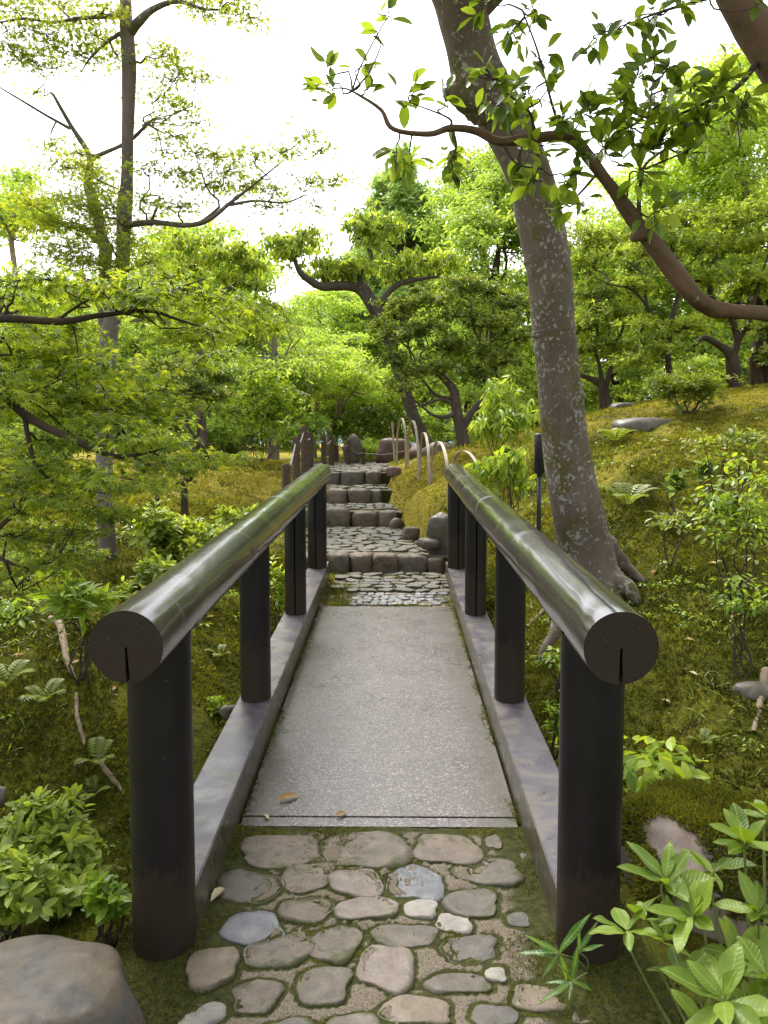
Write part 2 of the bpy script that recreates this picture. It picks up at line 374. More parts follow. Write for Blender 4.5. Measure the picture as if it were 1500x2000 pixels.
def mat_terrain():
    m, nt, p, out = mat_new('mossy_earth'); v = coords(nt)
    a = noise(nt, v, 1.3, 5, .6); b = noise(nt, v, 22, 6, .75); d = noise(nt, v, 4.5, 5, .65)
    c = ramp(nt, a, [(.30, (.034, .042, .008)), (.46, (.075, .085, .011)), (.60, (.13, .135, .016)), (.74, (.18, .17, .022))])
    c = mix(nt, rampf(nt, d, .60, .70), c, (.03, .02, .011))
    sx = nt.nodes.new('ShaderNodeSeparateXYZ'); nt.links.new(v, sx.inputs[0])
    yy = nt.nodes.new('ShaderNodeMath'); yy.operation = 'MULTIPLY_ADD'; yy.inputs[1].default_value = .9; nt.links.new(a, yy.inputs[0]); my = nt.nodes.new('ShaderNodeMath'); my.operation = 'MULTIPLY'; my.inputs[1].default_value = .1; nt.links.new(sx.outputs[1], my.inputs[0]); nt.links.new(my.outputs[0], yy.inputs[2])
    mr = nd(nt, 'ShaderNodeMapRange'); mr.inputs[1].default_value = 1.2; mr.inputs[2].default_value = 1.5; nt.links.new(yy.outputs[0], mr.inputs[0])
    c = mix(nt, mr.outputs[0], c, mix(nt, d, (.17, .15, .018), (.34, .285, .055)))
    c = mix(nt, 1.0, c, ramp(nt, b, [(.25, (.3, .3, .3)), (.75, (1.7, 1.65, 1.4))]), 'MULTIPLY')
    c = mix(nt, .8, c, ramp(nt, noise(nt, v, 85, 4, .8), [(.3, (.3, .3, .3)), (.7, (1.8, 1.75, 1.5))]), 'MULTIPLY')
    nt.links.new(c, p.inputs['Base Color']); p.inputs['Roughness'].default_value = .95; p.inputs['Specular IOR Level'].default_value = .1
    nt.links.new(bump(nt, noise(nt, v, 60, 6, .8), .9, .03, bump(nt, noise(nt, v, 9, 4), .7, .06)), p.inputs['Normal'])
    return m
M['terrain'] = mat_terrain()
def mat_bed():
    m, nt, p, out = mat_new('mortar_and_moss'); v = coords(nt)
    r = attr(nt, 'tint')          # 0 beside a stone, 1 on the mortar ridge between stones
    g = noise(nt, v, 160, 3); w = noise(nt, v, 8, 5, .65)
    mort = ramp(nt, g, [(.3, (.065, .053, .038)), (.7, (.21, .172, .128))])
    moss = ramp(nt, noise(nt, v, 45, 5), [(.3, (.016, .017, .005)), (.7, (.055, .058, .01))])
    s = nt.nodes.new('ShaderNodeMath'); s.operation = 'MULTIPLY_ADD'; s.inputs[1].default_value = .7; nt.links.new(w, s.inputs[0]); nt.links.new(r, s.inputs[2])
    nt.links.new(mix(nt, rampf(nt, s.outputs[0], .66, .88), moss, mort), p.inputs['Base Color'])
    p.inputs['Roughness'].default_value = .9; p.inputs['Specular IOR Level'].default_value = .2
    nt.links.new(bump(nt, g, .8, .006, bump(nt, w, .6, .02)), p.inputs['Normal'])
    return m
M['bed'] = mat_bed()
def mat_deck():
    m, nt, p, out = mat_new('wet_exposed_aggregate'); v = coords(nt)
    vo = nd(nt, 'ShaderNodeTexVoronoi', Scale=125.0); nt.links.new(v, vo.inputs['Vector'])
    sp = nt.nodes.new('ShaderNodeSeparateColor'); nt.links.new(vo.outputs['Color'], sp.inputs[0]); g = sp.outputs[0]; w = noise(nt, v, 1.6, 4)
    c = ramp(nt, g, [(.0, (.034, .027, .024)), (.55, (.082, .068, .062)), (.80, (.125, .106, .098)), (1.0, (.25, .22, .21))])
    c = mix(nt, .6, c, ramp(nt, w, [(.3, (.85, .83, .80)), (.7, (1.1, 1.07, 1.09))]), 'MULTIPLY')
    c = mix(nt, rampf(nt, noise(nt, v, 38, 1, .3), .765, .775), c, (.045, .012, .015))
    # green film along the kerbs
    sx = nt.nodes.new('ShaderNodeSeparateXYZ'); tc = nt.nodes.new('ShaderNodeTexCoord'); nt.links.new(tc.outputs['Object'], sx.inputs[0])
    ab = nt.nodes.new('ShaderNodeMath'); ab.operation = 'ABSOLUTE'; nt.links.new(sx.outputs[0], ab.inputs[0])
    ed = nt.nodes.new('ShaderNodeMath'); ed.operation = 'MULTIPLY_ADD'; ed.inputs[1].default_value = .22; nt.links.new(w, ed.inputs[0]); nt.links.new(ab.outputs[0], ed.inputs[2])
    c = mix(nt, ramp(nt, ed.outputs[0], [(.50, (0, 0, 0)), (.70, (.85, .85, .85))]), c, (.058, .052, .026))
    c = mix(nt, ramp(nt, noise(nt, v, 3.3, 6, .7, .6), [(.50, (0, 0, 0)), (.66, (.45, .45, .45))]), c, (.045, .038, .03))
    nt.links.new(c, p.inputs['Base Color'])
    nt.links.new(ramp(nt, noise(nt, v, 3, 4), [(.3, (.22,)*3), (.75, (.40,)*3)]), p.inputs['Roughness'])
    p.inputs['Specular IOR Level'].default_value = .55
    nt.links.new(bump(nt, noise(nt, v, 120, 3, .7), .6, .004), p.inputs['Normal'])
    return m
M['deck'] = mat_deck()
def mat_kerb():
    m, nt, p, out = mat_new('stained_kerb_steel'); v = coords(nt, (1, 1, 1))
    a = noise(nt, v, 5, 5, .6, .8)
    c = ramp(nt, a, [(.35, (.065, .055, .063)), (.5, (.085, .077, .088)), (.56, (.13, .112, .095)), (.75, (.095, .088, .098))])
    c = mix(nt, rampf(nt, noise(nt, coords(nt, (1, 1, .3)), 42, 2, .4), .70, .74), c, (.035, .022, .02))
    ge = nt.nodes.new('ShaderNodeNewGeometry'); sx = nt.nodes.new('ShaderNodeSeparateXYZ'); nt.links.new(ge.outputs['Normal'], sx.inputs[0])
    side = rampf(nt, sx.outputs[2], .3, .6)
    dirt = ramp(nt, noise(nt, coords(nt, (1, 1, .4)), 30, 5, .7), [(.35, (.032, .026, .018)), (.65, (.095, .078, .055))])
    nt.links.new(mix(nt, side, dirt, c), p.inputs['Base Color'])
    nt.links.new(ramp(nt, noise(nt, v, 7, 4), [(.3, (.22,)*3), (.7, (.42,)*3)]), p.inputs['Roughness'])
    p.inputs['Specular IOR Level'].default_value = .6
    nt.links.new(bump(nt, noise(nt, v, 60, 3), .15, .003), p.inputs['Normal'])
    return m
M['kerb'] = mat_kerb()
def mat_rail():
    m, nt, p, out = mat_new('lacquered_dark_log'); v = coords(nt, (1, .22, 1)); v2 = coords(nt)
    g = nd(nt, 'ShaderNodeTexWave', Scale=9, Distortion=9, Detail=2); g.inputs['Detail Scale'].default_value = .8; nt.links.new(v, g.inputs['Vector'])
    c = ramp(nt, noise(nt, v, 7, 4, .6, 1.2), [(.3, (.018, .0135, .0155)), (.6, (.036, .028, .030)), (.8, (.058, .045, .042))])
    band = rampf(nt, noise(nt, coords(nt, (.25, 1, .25)), 5.5, 3, .7, .3), .60, .66)      # worn node bands round the log
    wear = rampf(nt, noise(nt, v2, 34, 5, .75), .60, .68)
    c = mix(nt, mix(nt, 1.0, band, (.2, .2, .2), 'MULTIPLY'), c, (.11, .095, .09)); c = mix(nt, mix(nt, 1.0, wear, (.10, .10, .10), 'MULTIPLY'), c, (.16, .14, .125))
    nt.links.new(c, p.inputs['Base Color'])
    nt.links.new(mix(nt, band, ramp(nt, noise(nt, v, 5, 4), [(.3, (.14,)*3), (.7, (.28,)*3)]), (.38, .38, .38)), p.inputs['Roughness'])
    p.inputs['Specular IOR Level'].default_value = .75
    p.inputs['Coat Weight'].default_value = .5; p.inputs['Coat Roughness'].default_value = .13
    b = bump(nt, noise(nt, coords(nt, (1, .3, 1)), 6, 1, .4, 1.0), .26, .03)
    b = bump(nt, g.outputs['Fac'], .07, .003, b)
    b = bump(nt, noise(nt, v2, 90, 3), .08, .002, b)
    nt.links.new(b, p.inputs['Normal']); nt.links.new(b, p.inputs['Coat Normal'])
    return m
M['rail'] = mat_rail()
def mat_post(name, c1, c2, rough):
    m, nt, p, out = mat_new(name); v = coords(nt, (1, 1, .5))
    c = ramp(nt, noise(nt, v, 8, 5, .65), [(.3, c1), (.7, c2)])
    sx = nt.nodes.new('ShaderNodeSeparateXYZ'); tc = nt.nodes.new('ShaderNodeTexCoord'); nt.links.new(tc.outputs['Object'], sx.inputs[0])
    nz = noise(nt, v, 26, 5, .7)
    ad = nt.nodes.new('ShaderNodeMath'); ad.operation = 'MULTIPLY_ADD'; ad.inputs[1].default_value = -.55; nt.links.new(nz, ad.inputs[0]); nt.links.new(sx.outputs[2], ad.inputs[2])
    c = mix(nt, ramp(nt, ad.outputs[0], [(.0, (.5, .5, .5)), (.10, (0, 0, 0))]), c, (.04, .026, .015))
    c = mix(nt, rampf(nt, noise(nt, v, 120, 1), .80, .82), c, (.2, .18, .16))
    nt.links.new(c, p.inputs['Base Color']); p.inputs['Roughness'].default_value = rough; p.inputs['Specular IOR Level'].default_value = .25
    nt.links.new(bump(nt, noise(nt, v, 50, 4), .2, .003), p.inputs['Normal'])
    return m
M['post'] = mat_post('dark_stained_post', (.008, .0068, .0075), (.015, .012, .0125), .42)
M['cap'] = mat_post('dark_end_grain', (.011, .009, .010), (.023, .017, .0175), .5)
def _rings(m):
    nt = m.node_tree; p = nt.nodes['Principled BSDF']
    w = nd(nt, 'ShaderNodeTexWave', Scale=16, Distortion=4.5, Detail=3); w.wave_type = 'RINGS'; w.rings_direction = 'Y'; nt.links.new(coords(nt), w.inputs['Vector'])
    nt.links.new(bump(nt, noise(nt, coords(nt), 70, 5, .7), .5, .004, bump(nt, w.outputs['Fac'], .06, .003)), p.inputs['Normal'])
_rings(M['cap'])
def _rust(m):
    nt = m.node_tree; p = nt.nodes['Principled BSDF']; l = p.inputs['Base Color'].links[0].from_socket
    f = rampf(nt, noise(nt, coords(nt), 55, 6, .75), .60, .68); f = mix(nt, 1.0, f, rampf(nt, noise(nt, coords(nt), 9, 3), .45, .62), 'MULTIPLY')
    nt.links.new(mix(nt, f, l, (.075, .038, .02)), p.inputs['Base Color'])
_rust(M['cap'])
def simple(name, col, rough=.6, metal=0.0, var=.3):
    m, nt, p, out = mat_new(name); v = coords(nt)
    c = mix(nt, 1.0, col, ramp(nt, noise(nt, v, 25, 5), [(.3, (1-var,)*3), (.7, (1+var,)*3)]), 'MULTIPLY')
    nt.links.new(c, p.inputs['Base Color']); p.inputs['Roughness'].default_value = rough; p.inputs['Metallic'].default_value = metal
    nt.links.new(bump(nt, noise(nt, coords(nt, (1, 1, .2)), 60, 4), .3, .003), p.inputs['Normal'])
    return m
M['fence_wood'] = simple('weathered_dark_wood', (.075, .046, .031), .8, 0, .5)
M['rope'] = simple('grey_rope', (.16, .15, .15), .6)
M['bamboo'] = simple('split_bamboo', (.34, .28, .20), .6, 0, .35)
M['black'] = simple('black_tie', (.012, .011, .01), .7)
M['lamp_black'] = simple('black_painted_metal', (.014, .016, .018), .4)
M['hill'] = simple('haze_blue_forest', (.07, .13, .15), .95, 0, .5)  # forest green shifted to blue, standing in for distance haze
M['stemgreen'] = simple('green_stem', (.12, .15, .04), .6)

# ================================================================== THE SETTING: terrain
W0, W1 = -.654, .543                    # deck edges
KX = (-.748, .637)                      # kerb / post lines
def plane_z(y): return SLOPE*y
STEPS = [  # y, z below, z above, x left, x right
    (8.15, .54, .72, -1.02, .56), (10.40, .83, 1.045, -1.3, .06), (11.45, 1.095, 1.30, -1.4, -.16), (12.15, 1.335, 1.55, -1.45, -.17)]
def path_z(y):
    y = np.asarray(y, float)
    return np.interp(y, [-5, 8.149, 8.15, 10.399, 10.4, 11.449, 11.45, 12.149, 12.15, 15, 18], [-.33, .54, .72, .83, 1.045, 1.095, 1.30, 1.335, 1.55, 1.66, 1.70])
ctl = []
def cpx(u, v, y): p = at(u, v, y); ctl.append((p[0], p[1], p[2]))
for r in [(-.95, 2.0, .12), (-.95, 2.9, .16), (.8, 2.2, .15), (.78, 2.9, .17), (0, 1, .02), (0, -2, -.15), (-3, 0, -.1), (3, 0, .25), (0, 2.6, .12), (-1.5, 2.6, .02), (1.6, 2.4, .12),
          (-3, 2.4, -.2), (3, 2.2, .3), (-1.6, 3.2, -.15), (-2.2, 3.7, -.25), (-4.5, 3.9, -.3), (-8, 4, -.3), (0, 3.3, -.1), (0, 4.3, -.45), (0, 5.5, -.2), (0, 6.7, .2), (-.9, 4.2, -.35), (.9, 3.8, -.3), (1.7, 3.4, -.05), (3.2, 3.6, .35), (6, 3, .8),
          (-1.1, 7.6, .58), (.9, 7.6, .66), (-1.15, 8.3, .78), (.72, 8.4, .92), (-1.6, 10.4, 1.14), (-1.6, 11.6, 1.38), (-1.7, 12.6, 1.58), (.28, 10.6, 1.22), (.05, 11.6, 1.42), (.05, 12.4, 1.6), (0, 14, 1.66), (-1, 16, 1.7),
          (-5, 14, 1.68), (-5, 18, 1.75), (-10, 14, 1.6), (-12, 8, 1.0), (-8, 6, .5), (2, 16, 1.95), (6, 16, 2.9), (10, 12, 3.2), (12, 6, 2.2), (0, 24, 1.9), (10, 24, 3.2), (-10, 26, 2.0), (-30, 20, 2), (30, 20, 4), (30, 0, 2), (-30, 0, 0), (0, -30, -.5), (0, 50, 2.2), (-40, 50, 2.5), (40, 50, 4)]: ctl.append(r)
for r in [(100, 1500, 4.3), (20, 1420, 4.5), (200, 1400, 4.7), (100, 1250, 5.2), (200, 1120, 6.2), (20, 1120, 6.0), (330, 1050, 7.4), (400, 960, 9.6), (300, 960, 9.3), (480, 915, 12), (430, 1430, 4.7), (430, 1300, 5.5), (450, 1160, 6.5),
          (1300, 1450, 4.2), (1300, 1300, 4.9), (1300, 1200, 5.4), (1240, 1140, 6.0), (1450, 1270, 4.9), (1450, 1430, 4.2), (1420, 1120, 5.8), (1450, 1000, 6.8), (1450, 900, 7.8), (1400, 790, 9.8), (1220, 810, 10), (1250, 900, 8), (1250, 1010, 6.9), (1000, 960, 9), (960, 880, 11.2), (1120, 860, 9.3), (1480, 760, 10.6),
          (838, 945, 10), (817, 925, 11.2), (793, 905, 12.5), (870, 990, 9.0)]: cpx(*r)
ctl = np.array(ctl)
def _tps_fit(c, lam=.02):
    n = len(c); d = np.linalg.norm(c[:, None, :2]-c[None, :, :2], axis=2); K = np.where(d > 0, d*d*np.log(d+1e-9), 0) + lam*np.eye(n)
    P = np.column_stack([np.ones(n), c[:, :2]]); A = np.zeros((n+3, n+3)); A[:n, :n] = K; A[:n, n:] = P; A[n:, :n] = P.T
    return np.linalg.solve(A, np.append(c[:, 2], [0, 0, 0]))
_w = _tps_fit(ctl)
def tps(x, y):
    x = np.asarray(x, float); y = np.asarray(y, float); sh = x.shape; x = x.ravel(); y = y.ravel(); o = np.empty(len(x))
    for s in range(0, len(x), 20000):
        d2 = (x[s:s+20000, None]-ctl[None, :, 0])**2 + (y[s:s+20000, None]-ctl[None, :, 1])**2
        o[s:s+20000] = (.5*d2*np.log(d2+1e-9))@_w[:-3] + _w[-3] + _w[-2]*x[s:s+20000] + _w[-1]*y[s:s+20000]
    return o.reshape(sh)
def path_half(y): return np.interp(y, [-5, 8, 8.2, 10.4, 12, 20], [.75, .75, .75, .68, .66, .8])
def path_mid(y): return np.interp(y, [-5, 8, 10.4, 11.5, 12.5, 20], [-.055, -.1, -.62, -.77, -.8, -1.2])
def terrain_z(x, y):
    x = np.asarray(x, float); y = np.asarray(y, float)
    xc = np.clip(x, -45, 45); yc = np.clip(y, -35, 55)
    z = tps(xc, yc)
    far = np.clip((np.hypot(x, y-5)-25)/30, 0, 1); z = z*(1-far) + far*(2.3 + .01*np.maximum(y, 0)*(y < 200) + 2*(y >= 200))
    near = np.clip(1-(np.hypot(x, y-6)-9)/10, 0, 1)
    z = z + near*(.22*fbm(x*1.1+3, y*1.1, 3) + .11*fbm(x*4.2, y*4.2+9, 4))
    # under the stone path the earth stays below the bed
    e = np.abs(x-path_mid(y)) - path_half(y); inp = np.clip(1-e/.15, 0, 1); inp = inp*((y < 3.15) | (y > 7.2))*(y < 17)
    low = path_z(y-.32)-.11
    z = np.where(inp > 0, z*(1-inp) + np.minimum(z, low)*inp, z)
    # open span under the bridge
    span = np.clip((y-3.2)/.3, 0, 1)*np.clip((7.4-y)/.3, 0, 1)*np.clip(1-(np.abs(x+.055)-.95)/.2, 0, 1)
    z = np.where(span > 0, np.minimum(z, z*(1-span)+span*(plane_z(y)-.28)), z)
    return z
def axis(a, b, step, lo, hi, g=1.16):
    A = list(np.arange(a, b+1e-6, step)); s = step
    while A[-1] < hi: s *= g; A.append(A[-1]+s)
    s = step; B = []; q = a
    while q > lo: s *= g; q -= s; B.append(q)
    return np.array(B[::-1]+A)
gx = axis(-5.2, 5.2, .06, -900, 900); gy = axis(1.0, 13.5, .06, -300, 1500)
X, Y = np.meshgrid(gx, gy); Z = terrain_z(X, Y)
mb = MB(); nx, ny = len(gx), len(gy)
i = np.arange(ny-1)[:, None]*nx; j = np.arange(nx-1)[None, :]
mb.add(np.stack([X, Y, Z], -1).reshape(-1, 3), np.stack([i+j, i+j+1, i+nx+j+1, i+nx+j], -1).reshape(-1, 4))
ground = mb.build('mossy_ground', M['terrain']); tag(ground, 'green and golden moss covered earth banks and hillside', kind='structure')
def gz(x, y): return float(terrain_z(np.array([x]), np.array([y]))[0])
def ground_at(u, v, y0=2.0, y1=25.0):
    """where the sight line through a pixel first meets the ground"""
    ys = np.linspace(y0, y1, 900); r = ray(u, v); P = CP[None] + r[None]*(ys/r[1])[:, None]
    d = P[:, 2]-terrain_z(P[:, 0], P[:, 1]); k = np.argmax(d < 0)
    return P[k] if d[k] < 0 else P[-1]

# far hill
rng = np.random.default_rng(5)
hx = np.linspace(-420, 420, 90); hy = np.linspace(380, 620, 20)
HX, HY = np.meshgrid(hx, hy); HZ = 95*np.exp(-((HX+30)/230)**2)*np.exp(-((HY-520)/90)**2)*(1+.5*fbm(HX/60, HY/60, 4)) + 14*np.abs(fbm(HX/9, HY/9, 3)) - 2
mb = MB(); i = np.arange(19)[:, None]*90; j = np.arange(89)[None, :]
mb.add(np.stack([HX, HY, HZ], -1).reshape(-1, 3), np.stack([i+j, i+j+1, i+91+j, i+90+j], -1).reshape(-1, 4))
tag(mb.build('hill', M['hill']), kind='structure')

# ================================================================== moss tufts over the banks (uncountable)
def moss_tufts(name, label, P, N, hgt, tint, rng, blades=4):
    n = len(P); mb = MB()
    P = np.repeat(P, blades, 0); N = np.repeat(N, blades, 0); t = np.repeat(tint, blades); m = len(P)
    h = np.repeat(hgt, blades)*rng.uniform(.6, 1.3, m)
    d = norm(N + rng.normal(0, .75, (m, 3))); s = norm(np.cross(d, rng.normal(size=(m, 3))))*(h*.17)[:, None]
    b = P + rng.normal(0, 1, (m, 3))*(h*.35)[:, None]*np.array([1, 1, .3])
    V = np.stack([b-s, b+s, b+d*h[:, None]], 1).reshape(-1, 3)
    mb.add(V, np.arange(3*m).reshape(-1, 3), np.repeat(np.clip(t+rng.normal(0, .12, m), 0, 1), 3))
    o = mb.build(name, M['moss_blade'], tint=True, smooth=False); return tag(o, label, 'moss', kind='stuff')
rng = np.random.default_rng(11)
def scatter(n, x0, x1, y0, y1):
    x = rng.uniform(x0, x1, n); y = rng.uniform(y0, y1, n)
    keep = (np.abs(x) < .56*y+.5) & ~((np.abs(x-path_mid(y)) < path_half(y)+.02) & ((y < 3.2) | (y > 7.3))) & ~((np.abs(x+.055) < .8) & (y < 7.4))
    return x[keep], y[keep]
xs, ys = [], []
for n, a in ((72000, (-4.0, 4.0, 2.0, 6.0)), (60000, (-5.5, 5.5, 6, 9)), (36000, (-7, 7.5, 9, 14))):
    x, y = scatter(n, *a); xs.append(x); ys.append(y)
x = np.concatenate(xs); y = np.concatenate(ys); z = terrain_z(x, y)
ex = (terrain_z(x+.05, y)-z)/.05; ey = (terrain_z(x, y+.05)-z)/.05; Nn = norm(np.stack([-ex, -ey, np.ones_like(ex)], 1))
tn = .44 + 1.0*fbm(x*.9, y*.9, 4) + .34*np.clip((y-6.2)/4, -.6, 1) + .9*fbm(x*5, y*5, 2)  # golden further off; near bank's shade painted in as a darker tint
bare = fbm(x*2.3+7, y*2.3+1, 3) > .11
k = ~bare
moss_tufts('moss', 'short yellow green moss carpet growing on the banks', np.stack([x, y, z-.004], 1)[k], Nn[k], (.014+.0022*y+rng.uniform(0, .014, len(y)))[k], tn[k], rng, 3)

xs, ys = [], []
for n, a in ((34000, (-4.0, 4.0, 2.0, 6.0)), (26000, (-5.5, 5.5, 6, 9.5))):
    x, y = scatter(n, *a); xs.append(x); ys.append(y)
x = np.concatenate(xs); y = np.concatenate(ys); k = (fbm(x*3.1+2, y*3.1+5, 4) + .6*fbm(x*14, y*14, 2)) > -.02; x, y = x[k], y[k]; z = terrain_z(x, y)
ex = (terrain_z(x+.05, y)-z)/.05; ey = (terrain_z(x, y+.05)-z)/.05; Nn = norm(np.stack([-ex, -ey, np.ones_like(ex)], 1))
moss_tufts('feather_moss', 'stringy feather moss in lighter patches over the banks', np.stack([x, y, z], 1), Nn, .012+.0024*y+rng.uniform(0, .012, len(y)), .54+.9*fbm(x*2.2, y*2.2, 3)+.2*np.clip((y-6.2)/3, -1, 1), rng, 4)  # tint lowered towards the viewer too, painting the near bank's shade

# ================================================================== stone path: near paving, landing, steps
def blob(rng, rx, ry, n=18, sq=2.6, jag=.10):
    th = np.linspace(0, 2*np.pi, n, endpoint=False)
    r = (np.abs(np.cos(th))**sq + np.abs(np.sin(th))**sq)**(-1/sq)
    r = r*(1 + jag*np.sin(2*th+rng.uniform(0, 6)) + jag*.9*np.sin(3*th+rng.uniform(0, 6)) + jag*.5*np.sin(5*th+rng.uniform(0, 6)) + rng.normal(0, jag*.30, n))
    return np.column_stack([np.cos(th)*r*rx, np.sin(th)*r*ry])
def flat_stone(rng, rx, ry, h, n=18, jag=.10, down=.03, dome=.5):
    """a set stone: short flank, worn edge and a nearly flat uneven top; origin at its base"""
    o = blob(rng, rx, ry, n, sq=rng.uniform(2.6, 3.6), jag=jag); V = []; tl = rng.normal(0, .04, 2); ph = rng.uniform(0, 6, 4)
    rings = ((1.0, -down, 1.0), (1.0, h*.55, 1.0), (.975, h*.88, .8), (.92, h, .45), (.72, h, .12), (.4, h, 0))
    for s, z, t in rings:
        xy = o*s; zz = np.full(n, z)
        if s < .95: zz = zz + (xy@tl) + h*.22*np.sin(xy[:, 0]/rx*2.6+ph[0])*np.sin(xy[:, 1]/ry*2.3+ph[1]) + rng.normal(0, h*.05, n)
        V.append(np.column_stack([xy, zz]))
    V.append(np.array([[0, 0, h]])); V = np.vstack(V); m = len(rings)
    i = np.arange(m-1)[:, None]*n; j = np.arange(n)[None, :]; j2 = (j+1) % n
    F4 = np.stack([i+j, i+j2, i+n+j2, i+n+j], -1).reshape(-1, 4)
    F3 = np.column_stack([(m-1)*n+np.arange(n), (m-1)*n+(np.arange(n)+1) % n, np.full(n, m*n)])
    tt = np.append(np.repeat([r[2] for r in rings], n), 0.0)
    return V, F4, F3, o, tt
def stone_obj(name, data, mat, loc, rot, parent):
    V, F4, F3, _ = data[:4]; mb = MB(); mb.add(V, F4, data[4] if len(data) > 4 else None); mb.f3.append(F3)
    me = mb.mesh(name, tint=True); me.materials.append(mat)
    o = bpy.data.objects.new(name, me); COL.objects.link(o); o.parent = parent
    o.location = Vector(loc) - parent_world(parent); o.rotation_euler = rot; return o

near_path = empty('stone_path', (0, 2, 0), 'path of river stones set in mortar before the bridge', None); near_path['kind'] = 'structure'
tiltx = math.atan(SLOPE)
rng = np.random.default_rng(21)
PV = [(548, 1665, 155, 58, 8, 'paver'), (718, 1663, 158, 74, 0, 'paver'), (875, 1663, 118, 58, -8, 'paver'), (965, 1649, 30, 24, 0, 'paver'),
      (600, 1716, 92, 56, 0, 'paver'), (484, 1736, 118, 62, -12, 'paver'), (697, 1729, 104, 50, 0, 'paver_pink'), (812, 1728, 102, 64, -15, 'paver_blue'), (955, 1706, 122, 54, 10, 'paver'),
      (597, 1783, 100, 50, -10, 'paver'), (717, 1778, 118, 44, 5, 'paver_pink'), (823, 1779, 66, 32, -10, 'paver_pale'), (920, 1769, 96, 54, 0, 'paver'),
      (493, 1818, 112, 60, 15, 'paver_blue'), (656, 1848, 86, 76, -30, 'paver'), (888, 1807, 64, 36, -15, 'paver_pale'), (790, 1831, 116, 45, 0, 'paver'), (1012, 1800, 46, 26, 0, 'paver'),
      (548, 1862, 125, 62, 30, 'paver'), (414, 1900, 98, 66, 25, 'paver_tan'), (917, 1858, 112, 48, 8, 'paver'), (757, 1894, 108, 86, -20, 'paver_pink'),
      (503, 1951, 98, 58, 12, 'paver'), (632, 1929, 106, 68, -5, 'paver'), (893, 1926, 116, 40, 4, 'paver'), (968, 1908, 36, 28, 0, 'paver_pale'), (1032, 1678, 30, 15, 0, 'paver'),
      (388, 1990, 96, 48, 20, 'paver_pale'), (812, 1978, 135, 50, -10, 'paver_tan'), (965, 1988, 84, 42, 0, 'paver'), (1052, 1955, 95, 52, -10, 'paver_tan'), (1142, 1992, 52, 30, 0, 'paver_tan'),
      (690, 2010, 100, 46, 0, 'paver'), (560, 2025, 120, 50, 5, 'paver')]
outl = []
for u, v, w, h, a, mt in PV:
    c = on_plane(u, v); a0 = on_plane(u-w/2, v); a1 = on_plane(u+w/2, v); b0 = on_plane(u, v+h/2); b1 = on_plane(u, v-h/2)
    rx = (a1[0]-a0[0])/2; ry = (b1[1]-b0[1])/2
    hh = .008 + rng.uniform(0, .005) + (.02 if mt == 'paver_tan' and u < 500 else 0)
    D = flat_stone(rng, rx*1.04, ry*1.05, hh, 24, .085); az = math.radians(a)*.7
    stone_obj('paving_stone', D, M[mt], (c[0], c[1], c[2]+.001), (tiltx + rng.normal(0, .012), rng.normal(0, .012), az), near_path)
    ca, sa = math.cos(az), math.sin(az); o = D[3]@np.array([[ca, sa], [-sa, ca]]) + c[:2]; outl.append(np.vstack([o, o*.5+c[:2]*.5, c[:2]]))
for k in range(60):     # the path goes on behind the viewer
    c = np.array([rng.uniform(-.8, .75), rng.uniform(-.6, 1.95)]); rr = rng.uniform(.06, .1)
    if min(np.min(np.hypot(*(q-c).T)) for q in outl) < rr+.03: continue
    D = flat_stone(rng, rr, rr*.8, .018, 16, .1); stone_obj('paving_stone', D, M['paver'], (c[0], c[1], plane_z(c[1])+.004), (tiltx, 0, 0), near_path)
    outl.append(np.vstack([D[3]+c, c]))
allp = np.vstack(outl)
bx = np.arange(-.90, .83, .0125); by = np.concatenate([np.arange(-1, 1.9, .05), np.arange(1.9, 3.13, .0125)])
BX, BY = np.meshgrid(bx, by); Q = np.column_stack([BX.ravel(), BY.ravel()]); dd = np.empty(len(Q))
for s in range(0, len(Q), 2000): dd[s:s+2000] = np.sqrt(((Q[s:s+2000, None, :]-allp[None])**2).sum(2)).min(1)
dd = dd.reshape(BX.shape)
ridge = np.clip((dd-.008)/.016, 0, 1)*np.clip(1.25-(np.abs(BX+.04)-.27)/.24, .0, 1)*np.clip((3.12-BY)/.1, 0, 1)
BZ = plane_z(BY) + .009 + .007*ridge + .010*fbm(BX*6, BY*6, 3) + .008*fbm(BX*40, BY*40, 2) - .004
sidem = np.clip((np.abs(BX+.05)-.5)/.12, 0, 1); BZ += .012*sidem
mb = MB(); nx, ny = len(bx), len(by); i = np.arange(ny-1)[:, None]*nx; j = np.arange(nx-1)[None, :]
mb.add(np.stack([BX, BY, BZ], -1).reshape(-1, 3), np.stack([i+j, i+j+1, i+nx+j+1, i+nx+j], -1).reshape(-1, 4), ridge.ravel())
def skirt(mb, bx, by, fz, dz):
    for (xa, ya, xb, yb) in ((bx[0], by[0], bx[-1], by[0]), (bx[-1], by[0], bx[-1], by[-1]), (bx[-1], by[-1], bx[0], by[-1]), (bx[0], by[-1], bx[0], by[0])):
        t = np.linspace(0, 1, 40); xx = xa+(xb-xa)*t; yy = ya+(yb-ya)*t; zz = fz(yy)
        V = np.vstack([np.column_stack([xx, yy, zz]), np.column_stack([xx, yy, zz-dz])]); k = np.arange(39)
        mb.add(V, np.column_stack([k, k+40, k+41, k+1]))
skirt(mb, bx, by, lambda y: plane_z(y), .5)
mb.build('mortar_bed', M['bed'], near_path, tint=True)
